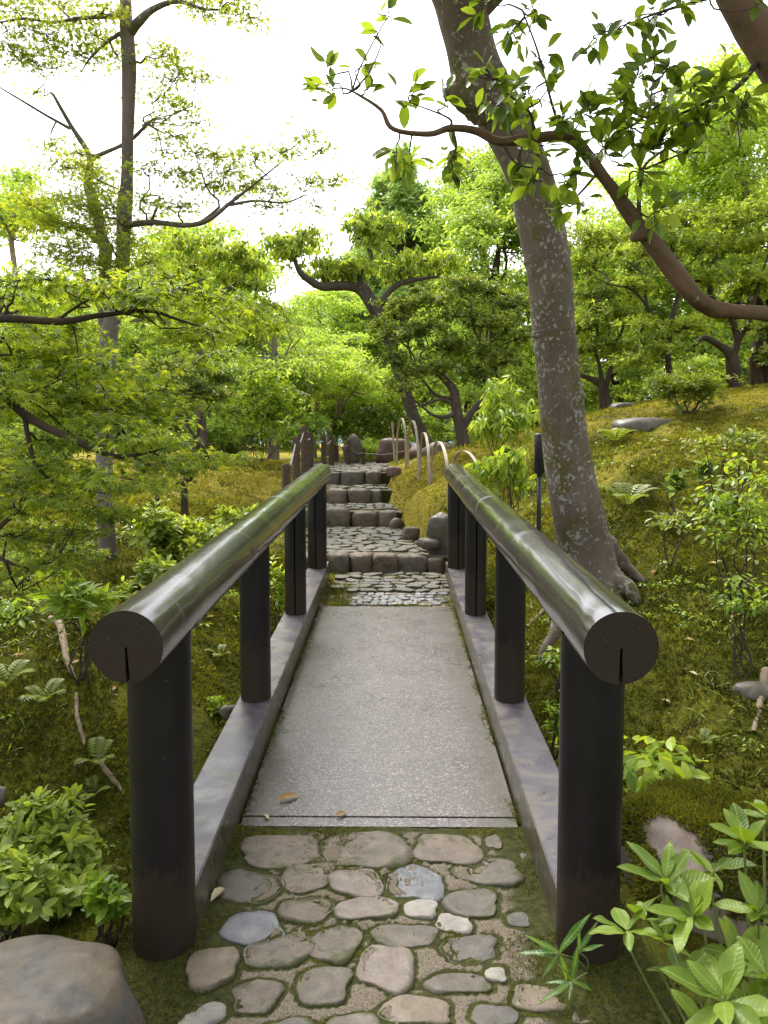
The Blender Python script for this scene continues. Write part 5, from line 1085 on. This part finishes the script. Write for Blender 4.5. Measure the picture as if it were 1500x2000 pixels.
CL = [(760, 30, 34, 5), (735, 62, 20, 3), (645, 125, 20, 4), (620, 165, 34, 7), (650, 175, 26, 5), (715, 125, 20, 4), (720, 175, 26, 4), (800, 185, 34, 9), (790, 210, 20, 3), (775, 300, 40, 12), (800, 320, 34, 9), (885, 300, 36, 10), (880, 330, 28, 6), (870, 190, 24, 5),
      (960, 155, 46, 14), (1000, 60, 50, 14), (940, 10, 50, 10), (1045, 25, 40, 10), (1060, 120, 36, 8), (975, 205, 40, 10), (1030, 185, 46, 13), (1080, 160, 30, 7), (1020, 325, 50, 14), (1040, 350, 34, 8), (1100, 235, 50, 15), (1150, 215, 50, 17), (1130, 300, 46, 12), (1105, 355, 40, 10), (1085, 405, 34, 9), (1130, 400, 34, 8), (1180, 290, 46, 17),
      (1230, 250, 54, 22), (1290, 200, 54, 22), (1245, 150, 46, 15), (1295, 270, 54, 22), (1350, 165, 46, 16), (1375, 240, 54, 20), (1345, 300, 46, 14), (1415, 150, 40, 14), (1450, 205, 46, 15), (1440, 235, 36, 8), (1255, 335, 46, 14), (1290, 410, 34, 8), (1280, 440, 30, 5), (1180, 60, 40, 7), (1160, 85, 24, 4), (1280, 30, 50, 14), (1330, 10, 40, 8), (1225, 45, 36, 7), (1275, 110, 30, 6), (1480, 10, 30, 5), (1050, 285, 40, 8), (1000, 240, 36, 8), (1210, 200, 40, 12), (1310, 130, 40, 10), (1400, 190, 40, 10), (1320, 230, 40, 12), (1270, 290, 40, 10)]
lm = [leaf_mesh('leaf', T_fine(w, f, d, tw_, 6), M['camellia']) for w, f, d, tw_ in ((.50, .09, .12, .03), (.46, .05, .2, -.04), (.54, .12, .08, .0))]
mbx = MB(); tw = MB(); cand = []
for u, v, r, n in CL:
    y = 2.72+rng.normal(0, .07); c = at(u, v, y); q = pts[np.argmin(np.linalg.norm(pts-c, axis=1))]; ax = norm(c-q + np.array([0, 0, .02]))
    tw.add(*tube(wiggle(rng, q, c, 4, .08), np.linspace(.0035, .0018, 4), 5, 7))
    for k in range(int(n*1.3)):
        p = c + rng.normal(0, px(r, y)*.5, 3)*np.array([1, .8, 1]); d = norm((p-c)*6 + ax*.5 + rng.normal(0, .35, 3) + np.array([0, 0, -.15])); up = norm(np.array([0, -.15, 1.0]) + rng.normal(0, .5, 3))
        base = c + (p-c)*.55; cand.append((base, d, up, rng.uniform(.05, .083)))
        tw.add(*tube([c + (base-c)*.2, base], [.0018, .0012], 4, 3))
for k, (p, d, up, s) in enumerate(cand):
    if k % 2 == 0 and k//2 < 300 or len(cand)-k < 300-len(cand)//2: leaf_obj('leaf', lm[k % 3], p, d, up, s, camellia)
    else: put_leaves(mbx, T_oval(.5, .08, .14), p[None], np.array(d)[None], np.array(up)[None], s, np.array([rng.random()]))
tw.build('twigs', M['twig'], camellia, kind='stuff')
# the rest of its crown, out of the picture above and to the right
for k in range(26):
    c = np.array([rng.uniform(2.0, 4.2), rng.uniform(.6, 4.4), rng.uniform(3.6, 5.6)]); 
    if c[0] < .62*c[1]+.9: continue
    pad_leaves(mbx, rng, TO, c, (.5, .5, .3), 60, 6, .085)
mbx.build('crown', M['camellia_mesh'], camellia, tint=True, kind='stuff')

# ================================================================== shrubs
def shrub(name, label, u, v, y, rx, rz, T, leaf, n, per, size, seed, mode='whorl', tint0=.5, stems=6, dep=.9, cat='shrub', base_v=None, lumps=5, group=None, bark='bark_dark', stem_r=.008, tvar=.3):
    rng = np.random.default_rng(seed); c, r = padm(u, v, y, rx, rz, dep); g = np.array([c[0], c[1], gz(c[0], c[1])])
    if base_v: g = at(u, base_v, y)
    root = empty(name, tuple(g), label, cat, group); ml = MB(); ms = MB(); allp = []
    for k in range(lumps):
        o = rng.uniform(-.55, .55, 3)*r; rr = r*rng.uniform(.5, .7); allp.append(pad_leaves(ml, rng, T, c+o, rr, max(3, int(n/lumps)), per, size, mode, tint0+rng.normal(0, .07), tvar, .35))
    allp = np.vstack(allp)
    for k in range(stems):
        q = allp[rng.integers(len(allp))]; b = g + np.array([rng.normal(0, r[0]*.12), rng.normal(0, r[0]*.1), -.03]); ms.add(*tube(wiggle(rng, b, q, 5, .07), np.linspace(stem_r, stem_r*.3, 5), 5, 10))
    for k in range(min(len(allp), n//3)):
        q = allp[rng.integers(len(allp))]; b = q + (c-np.array([0, 0, r[2]*.4])-q)*rng.uniform(.3, .7); ms.add(*tube([b, q], [stem_r*.4, stem_r*.2], 4, 3))
    ms.build('stems', M[bark], root, kind='stuff'); ml.build('foliage', M[leaf], root, smooth=False, tint=True, kind='stuff'); return root
SH = [ # name,label,u,v,y,rx,rz,T,leaf,n,per,size,mode,tint,stems
    ('azalea_shrub', 'light green azalea mass at lower left beside the near post', 130, 1665, 2.75, 150, 90, TO, 'azalea', 430, 7, .058, 'whorl', .6, 14),
    ('azalea_shrub', 'light green azalea tuft at the left edge above the boulder', 20, 1720, 2.5, 90, 60, TO, 'azalea', 140, 7, .062, 'whorl', .62, 8),
    ('azalea_shrub', 'dark leaved low plants between the boulder and near left post', 215, 1755, 2.45, 50, 45, TO, 'bright', 40, 6, .06, 'whorl', .25, 5),
    ('azalea_shrub', 'bright azalea on the bank behind the left handrail', 430, 1075, 6.9, 110, 60, TO, 'azalea', 240, 7, .095, 'whorl', .62, 10),
    ('azalea_shrub', 'azalea with drooping leaves below the crooked trees', 340, 1040, 6.6, 70, 60, TO, 'azalea', 120, 7, .10, 'whorl', .55, 8),
    ('azalea_shrub', 'azalea sprigs right above the middle of the left handrail', 470, 1010, 8.0, 60, 24, TO, 'azalea', 70, 6, .09, 'whorl', .7, 6),
    ('leafy_plant', 'long leaved plant on the left bank beside the tall maple base', 160, 1160, 4.9, 70, 45, TL, 'bright', 22, 8, .17, 'whorl', .55, 7),
    ('leafy_plant', 'leafy sprigs below the handrail between the two left middle posts', 545, 1165, 6.3, 22, 60, TO, 'bright', 26, 6, .075, 'whorl', .55, 5),
    ('leafy_plant', 'small sprigs beside the kerb behind the second left post', 420, 1380, 4.9, 26, 30, TO, 'bright', 14, 6, .05, 'whorl', .5, 4),
    ('leafy_plant', 'low leafy plants high on the left bank at the picture edge', 40, 1190, 5.6, 90, 34, TO, 'bright', 60, 6, .07, 'flat', .5, 6),
    ('leafy_plant', 'leafy sprigs on the bank between the maple base and the rail', 290, 1130, 6.0, 60, 34, TO, 'azalea', 60, 6, .075, 'whorl', .5, 6),
    ('leafy_plant', 'low green plants on the left bank below the rail end', 330, 1230, 5.4, 40, 30, TO, 'bright', 30, 6, .06, 'flat', .4, 4),
    ('round_shrub', 'round green shrub with many stems left of the rope fence', 500, 800, 13.0, 80, 80, TQ, 'bright', 520, 6, .09, 'whorl', .4, 16),
    ('round_shrub', 'loose green shrub left of the round one under the trees', 430, 850, 14.0, 60, 50, TQ, 'far', 300, 6, .09, 'whorl', .5, 10),
    ('nandina', 'bright green long leaved shrub left of the leaning trunk', 985, 800, 9.4, 75, 75, TL, 'bright', 150, 7, .15, 'droop', .7, 9),
    ('nandina', 'lower leafy shrub rising behind the right handrail', 985, 915, 7.6, 66, 60, TD, 'bright', 80, 6, .11, 'droop', .6, 8),
    ('sapling', 'spindly sapling with layered leaves at the right edge', 1440, 990, 5.4, 90, 110, TO, 'bright', 110, 5, .065, 'flat', .45, 8),
    ('sapling', 'yellow green sapling tips at the upper right slope', 1420, 870, 6.8, 80, 40, TO, 'fern', 60, 6, .07, 'whorl', .6, 6),
    ('sapling', 'dark leaved sprigs near the right edge of the bank', 1460, 1180, 4.7, 60, 60, TO, 'bright', 40, 5, .055, 'flat', .3, 5),
    ('heather_shrub', 'feathery brown green shrub on top of the hillside', 1345, 760, 9.4, 70, 50, TQN, 'fern', 260, 8, .09, 'whorl', .35, 12),
    ('leafy_plant', 'dark rosette plant on the moss right of the trunk', 1315, 940, 6.6, 26, 16, TO, 'pieris', 10, 7, .09, 'whorl', .3, 3),
    ('leafy_plant', 'second dark rosette plant higher on the moss slope', 1380, 915, 7.0, 24, 14, TO, 'pieris', 9, 7, .09, 'whorl', .3, 3),
    ('leafy_plant', 'pale sprig plant in the middle of the right bank', 1310, 1015, 6.1, 34, 26, TO, 'fern', 14, 6, .06, 'flat', .6, 3),
    ('hellebore', 'glossy palmate plant standing behind the right near post', 1290, 1490, 3.25, 70, 36, TO, 'bright', 13, 6, .10, 'flat', .55, 5),
    ('leafy_plant', 'small dark sprigs below the right kerb between the posts', 1080, 1420, 4.4, 26, 70, TO, 'bright', 22, 6, .05, 'whorl', .3, 5),
    ('leafy_plant', 'sprig at the foot of the right handrail in the gully', 1090, 1280, 5.2, 30, 20, TO, 'bright', 9, 6, .055, 'flat', .5, 3),
    ('ground_shrub', 'dark green low bush by the far left tree trunks', 440, 870, 15.0, 70, 30, TQ, 'pieris', 240, 6, .10, 'whorl', .4, 8),
    ('ground_shrub', 'yellow green bush glowing behind the standing stone', 715, 880, 17.0, 50, 22, TQ, 'lime', 220, 6, .10, 'whorl', .8, 6),
    ('ground_shrub', 'dark shrubs in the shade at the end of the path', 690, 835, 19.0, 110, 40, TQ, 'pieris', 420, 6, .12, 'whorl', .3, 10),
    ('ground_shrub', 'green bush beneath the dark evergreen behind the hoops', 850, 830, 14.5, 70, 34, TQ, 'far', 280, 6, .10, 'whorl', .45, 8),
    ('ground_shrub', 'small green bush beside the rope fence posts', 590, 850, 15.5, 60, 40, TQ, 'far', 260, 6, .10, 'whorl', .5, 8),
    ('ground_shrub', 'shadowy bush behind the foreground maple at left', 240, 880, 13.5, 90, 50, TQ, 'far', 360, 6, .10, 'whorl', .4, 8),
    ('ground_shrub', 'shadowy bush at the far left edge under the maple', 60, 890, 12.5, 120, 60, TQ, 'far', 420, 6, .10, 'whorl', .4, 8),
    ('ground_shrub', 'green undergrowth left of the mossy hillside rock', 1150, 770, 13.0, 60, 34, TQ, 'bright', 260, 6, .09, 'whorl', .4, 8),
    ('ground_shrub', 'undergrowth on the crest between the azalea trunks', 1370, 730, 12.6, 110, 34, TQ, 'far', 380, 6, .09, 'whorl', .45, 8),
    ('ground_shrub', 'undergrowth behind the nandina and evergreen trunks', 960, 830, 13.5, 90, 50, TQ, 'bright', 360, 6, .09, 'whorl', .35, 8),
]
for k, (nm, lb, u, v, y, rx, rz, T, lf, n, per, sz, mode, ti, st) in enumerate(SH):
    shrub(nm, lb, u, v, y, rx, rz, T, lf, n, per, sz, 400+k, mode, ti, st, tvar=.26)

# ferns
def frond(ml, ms, rng, b, d, L, tint):
    n = 13; t = np.linspace(0, 1, n)[:, None]; d = norm(np.asarray(d, float)); P = b + d*L*t + np.array([0, 0, 1])*L*(.55*t-.75*t*t)
    ms.add(*tube(P, np.linspace(.0025, .0008, n), 4, n)); s = norm(np.cross(d, [0, 0, 1.0])); tt = norm(np.gradient(P, axis=0))
    for sg in (-1, 1):
        w = L*.28*np.sin(np.pi*np.clip(t[1:, 0]*.9+.1, 0, 1))**.8; ld = s*sg + tt[1:]*.55; up = np.cross(tt[1:], s*1.0); up = np.where(up[:, 2:3] < 0, -up, up)
        put_leaves(ml, T_quad(.3, .04), P[1:], ld, up, np.maximum(w, .01), np.clip(tint+rng.normal(0, .1, n-1), 0, 1))
FN = [(1225, 975, 6.2, .36, 7, 'broad fern arching over the hollow right of the trunk'), (1200, 850, 8.6, .34, 6, 'fern against the mossy rock on the hillside'), (1300, 1010, 6.0, .22, 5, 'small fern on the bank below the broad fern'),
      (85, 1360, 4.5, .24, 5, 'small fern on the left bank face'), (190, 1480, 4.1, .2, 5, 'small fern low on the left bank near the post'), (10, 1330, 4.7, .24, 5, 'fern at the left edge of the bank'), (1370, 1440, 3.9, .14, 4, 'tiny fern right of the hellebore'), (430, 1270, 5.3, .14, 4, 'tiny fern below the left handrail'), (180, 1545, 3.4, .16, 4, 'pale fern tip above the azalea mass'), (1420, 720, 9.9, .4, 6, 'brownish fern on the hill crest')]
for k, (u, v, y, L, n, lb) in enumerate(FN):
    rng = np.random.default_rng(500+k); p = ground_at(u, v+15, 2.5, 14); root = empty('fern', tuple(p), lb, 'fern'); ml, ms = MB(), MB()
    for q in range(n):
        a = 6.28*q/n+rng.normal(0, .3); frond(ml, ms, rng, p+[0, 0, .0], (math.cos(a), math.sin(a)-.25, .75), L*rng.uniform(.75, 1.15), .55)
    ml.build('fronds', M['fern'], root, tint=True, kind='stuff'); ms.build('stalks', M['stemgreen'], root, kind='stuff')

# rhododendron whorls at the lower right, near the viewer: every leaf its own piece
rb = at(1520, 2150, 1.7)
rhodo = empty('rhododendron', (rb[0], rb[1], gz(rb[0], rb[1])), 'rhododendron with large soft green leaf whorls at the lower right corner', 'shrub')
rl = [leaf_mesh('leaf', T_fine(w, f, d, tw_, 10, 2.2, 1.2), M['rhodo']) for w, f, d, tw_ in ((.42, .06, .14, .06), (.36, .03, .26, -.08), (.47, .07, .02, .04), (.39, .09, .18, .1))]
rng = np.random.default_rng(71)
WH = [(1330, 1900, 1.65, 85, 5), (1470, 1960, 1.5, 90, 5), (1380, 2010, 1.45, 120, 6), (1440, 1860, 1.6, 100, 7), (1412, 1948, 1.45, 135, 9), (1352, 1785, 1.6, 105, 9), (1300, 1720, 1.7, 100, 7), (1455, 1640, 1.7, 105, 9), (1480, 1780, 1.6, 100, 8), (1395, 1700, 1.75, 90, 7), (1225, 1815, 1.7, 110, 6), (1500, 1900, 1.5, 120, 7), (1300, 1830, 1.65, 80, 6), (1500, 1590, 1.8, 90, 6), (1480, 2040, 1.4, 130, 7), (1260, 1790, 1.75, 80, 5)]
ms = MB(); hub = np.array([rb[0]-.02, rb[1]+.02, gz(rb[0], rb[1])])
for k, (u, v, y, L, n) in enumerate(WH):
    c = at(u, v, y); ax = norm(np.array([rng.normal(0, .25)-.15, -.15+rng.normal(0, .2), 1.0])); e = norm(np.cross(ax, [1, .3, 0])); f = np.cross(ax, e); a0 = rng.uniform(0, 6)
    for q in range(n):
        a = a0+6.283*q/n+rng.normal(0, .2); el = rng.uniform(-.05, .7) if q % 3 else rng.uniform(.6, 1.1); pr = e*math.cos(a)+f*math.sin(a)
        leaf_obj('leaf', rl[int(rng.integers(4))], c-ax*rng.uniform(0, .02), pr*math.cos(el)+ax*math.sin(el), ax*math.cos(el)-pr*math.sin(el)*.9+rng.normal(0, .12, 3), px(L, y)*rng.uniform(.5, 1.1), rhodo)
    ms.add(*tube([hub, hub*.4+c*.6-np.array([0, 0, .06]), c-ax*.05, c], [.005, .004, .003, .0022], 6, 16))
ms.build('stems', M['stemgreen'], rhodo, kind='stuff')
# bamboo grass sprig
bg0 = on_plane(1150, 1900); bgr = empty('bamboo_grass', tuple(bg0), 'sprig of narrow pointed bamboo grass leaves at the foot of the right post', 'plant')
bl = leaf_mesh('leaf', T_fine(.17, .015, .18, .03, 8), M['bamboo_leaf']); ms = MB()
for (u, v, y), tips in (((1092, 1862, 2.18), [(1143, 1783), (1027, 1822), (1005, 1855), (1055, 1910), (1118, 1925), (1068, 1838)]), ((1118, 1918, 2.16), [(1060, 1915), (1050, 1955), (1110, 1950), (1165, 1930), (1125, 1845), (1098, 1882)]), ((1130, 1860, 2.2), [(1165, 1800), (1135, 1805), (1175, 1840), (1120, 1880)])):
    c = at(u, v, y); ms.add(*tube([bg0, (bg0+c)/2+[.01, 0, .01], c], [.003, .0025, .0015], 6, 8))
    for tu, tv in tips:
        t = at(tu, tv, y-rng.uniform(-.04, .06)); d = t-c; leaf_obj('leaf', bl, c, d, np.array([rng.normal(0, .3), -.5, 1.0]), np.linalg.norm(d), bgr)
ms.build('stems', M['stemgreen'], bgr, kind='stuff')

# ================================================================== roots, fallen leaves, grass wisps
RT = [([(98, 1208, 4.9, 12), (115, 1215, 4.85, 15), (125, 1250, 4.75, 14), (132, 1290, 4.7, 12), (143, 1315, 4.6, 9), (150, 1330, 4.6, 5)], 'pale bare root curling down the left bank'),
      ([(150, 1355, 4.5, 8), (152, 1400, 4.45, 10), (163, 1440, 4.4, 9), (166, 1455, 4.35, 5)], 'short pale root lower on the left bank'),
      ([(193, 1475, 4.2, 6), (205, 1500, 4.15, 10), (225, 1525, 4.1, 9), (240, 1545, 4.05, 5)], 'pale root close behind the near left post'),
      ([(1030, 1225, 5.6, 8), (1060, 1195, 5.7, 9), (1085, 1165, 5.8, 6)], 'bare root running under the right handrail'),
      ([(1470, 1430, 4.3, 10), (1485, 1370, 4.5, 16), (1495, 1310, 4.7, 20)], 'brown root on the bank at the right edge')]
for k, (rows, lb) in enumerate(RT):
    rng = np.random.default_rng(600+k); Q = []
    for u, v, y, w in rows:
        g = ground_at(u, v, 2.6, 9); Q.append((g + [0, -.01, .004], px(w, g[1])*.5))
    P = np.array([q[0] for q in Q]); R = np.array([q[1] for q in Q]); mb = MB(); mb.add(*tube(P, R, 9, 26, .25, rng)); o = mb.build('root', M['root'], base=tuple(P[0])); tag(o, lb, 'root')
dl = [leaf_mesh('fallen_leaf', (lambda T: (T[0]*np.array([1, 1, 1])+np.column_stack([0*T[0][:, 0], 0*T[0][:, 0], cu*np.sin(T[0][:, 0]*3.1)]), T[1]))(T_oval(w, f, .05)), M['dead']) for w, f, cu in ((.36, .14, .05), (.36, .08, .03), (.42, .16, .04))]
def fallen(u, v, L, ang, label, on='ground', k=0, group=None, mat=None):
    p = on_plane(u, v) + [0, 0, .012] if on == 'deck' else ground_at(u, v, 2.2, 12) + [0, 0, .012]
    s = px(L, p[1]); d = np.array([math.cos(ang), math.sin(ang), .05]); x = norm(d); z = norm(np.array([.1, -.25, 1.0])-x*np.dot([.1, -.25, 1.0], x)); y = np.cross(z, x)
    me = dl[k % 3]
    if mat: me = me.copy(); me.materials.clear(); me.materials.append(mat)
    o = bpy.data.objects.new('fallen_leaf', me); COL.objects.link(o)
    o.matrix_world = Matrix(((x[0]*s, y[0]*s, z[0]*s, p[0]-x[0]*s/2), (x[1]*s, y[1]*s, z[1]*s, p[1]-x[1]*s/2), (x[2]*s, y[2]*s, z[2]*s, p[2]+.004), (0, 0, 0, 1))); return tag(o, label, 'leaf', group)
fallen(563, 1567, 48, .45, 'largest curled tan leaf on the near left of the deck', 'deck', 0)
fallen(521, 1602, 24, 2.0, 'small yellow leaf at the near left corner of the deck', 'deck', 1)
fallen(666, 1598, 28, .7, 'pale yellow leaf at the middle of the deck near edge', 'deck', 2)
fallen(557, 1433, 20, .3, 'small green leaf lying by the left kerb on the deck', 'deck', 1, mat=M['bamboo_leaf'])
fallen(426, 1756, 52, 1.2, 'curled tan leaf against the left kerb beside the near post', 'deck', 0)
fallen(768, 1183, 16, 1.9, 'yellow leaf at the far end of the deck by the pebbles', 'deck', 2)
rng = np.random.default_rng(88)
FL = [(1255, 1135, 'orange tan leaf just right of the leaning trunk root'), (1278, 1122, 'tan leaf lying a hand right of the trunk root leaf'), (1236, 915, 'tan leaf on the moss beside the trunk at lamp height'), (1300, 865, 'tan leaf below the flat mossy rock on the hillside'), (1332, 862, 'pale leaf right of the one below the mossy rock'), (1220, 872, 'small leaf between the trunk and the mossy rock'), (1392, 1105, 'tan leaf under the spindly sapling at right'), (1352, 1320, 'tan leaf on the dark bank right of the handrail end'), (1300, 1375, 'leaf low on the dark bank right of the near post'), (1243, 1550, 'tan leaf touching the right near post beside the hellebore'), (1287, 1553, 'pale tan leaf at the foot of the hellebore'), (1432, 1210, 'leaf near the right edge below the sapling'), (1345, 1255, 'leaf on the moss ledge right of the handrail end'), (1410, 880, 'leaf high on the right slope beside the yellow green sapling'),
      (410, 1210, 'orange leaf seen between the left rail and the bank'), (152, 1297, 'pale leaf beside the curling bare root'), (55, 1145, 'tan leaf high on the left bank near the edge'), (35, 1285, 'leaf on the left bank above the small ferns'), (225, 1350, 'leaf on the left bank close to the near left post'),
      (762, 968, 'pale leaf beside the right end of the third step'), (806, 960, 'pale leaf on the moss under the bamboo hoops'), (832, 1000, 'small pale leaf on the moss above the tall grey rock')]
for u, v, lb in FL: fallen(u, v, rng.uniform(18, 28) if v > 1000 or u > 900 else 12, rng.uniform(0, 6), lb, 'ground', rng.integers(3), 'fallen leaves on the moss')
# grass wisps and tiny seedlings on the banks
rng = np.random.default_rng(93); mg = MB(); n = 1500
x, y = scatter(5200, -4, 4.6, 2.6, 9); k = fbm(x*1.3+4, y*1.3, 3) > .02; x, y = x[k], y[k]; z = terrain_z(x, y); m = len(x)
for q in range(4):
    d = norm(np.column_stack([rng.normal(0, .7, m), rng.normal(0, .7, m), rng.uniform(.4, 1.2, m)])); put_leaves(mg, T_oval(.10, .01, .5), np.column_stack([x, y, z]), d, np.tile([0, 0, 1.0], (m, 1))+rng.normal(0, .2, (m, 3)), rng.uniform(.035, .09, m), np.clip(rng.normal(.45, .2, m), 0, 1))
tag(mg.build('grass', M['fern'], tint=True), 'sparse thin grass blades growing through the moss', 'grass', kind='stuff')
ml = MB(); x, y = scatter(1500, -4, 4.6, 2.6, 9); k = fbm(x*1.1, y*1.1+8, 3) > .0; x, y = x[k], y[k]; z = terrain_z(x, y)
for a, b, c in zip(x, y, z): pad_leaves(ml, rng, TO, (a, b, c+.03), (.03, .03, .02), int(rng.integers(1, 4)), 5, rng.uniform(.02, .04), 'flat', .5)
tag(ml.build('seedlings', M['bright'], tint=True), 'tiny leafy seedlings dotted over the mossy banks', 'seedlings', kind='stuff')
# leaf litter
rng = np.random.default_rng(95); mq = MB(); x, y = scatter(9000, -4, 4.6, 2.6, 10); k = fbm(x*1.7+9, y*1.7, 4) > .03; x, y = x[k], y[k]; z = terrain_z(x, y); m = len(x)
put_leaves(mq, T_quad(.38, .12), np.column_stack([x, y, z+.012]), norm(np.column_stack([rng.normal(size=(m, 2)), rng.normal(0, .2, m)])), np.tile([0, 0, 1.0], (m, 1))+rng.normal(0, .35, (m, 3)), rng.uniform(.012, .034, m), rng.random(m))
M['litter'] = leaf_mat('brown_leaf_litter', (.05, .03, .015), (.14, .085, .04), (.34, .24, .13), trans=.1, rough=.7, k=1.0)
tag(mq.build('leaf_litter', M['litter'], tint=True), 'scattered brown leaf fragments lying on the mossy banks', 'litter', kind='stuff')
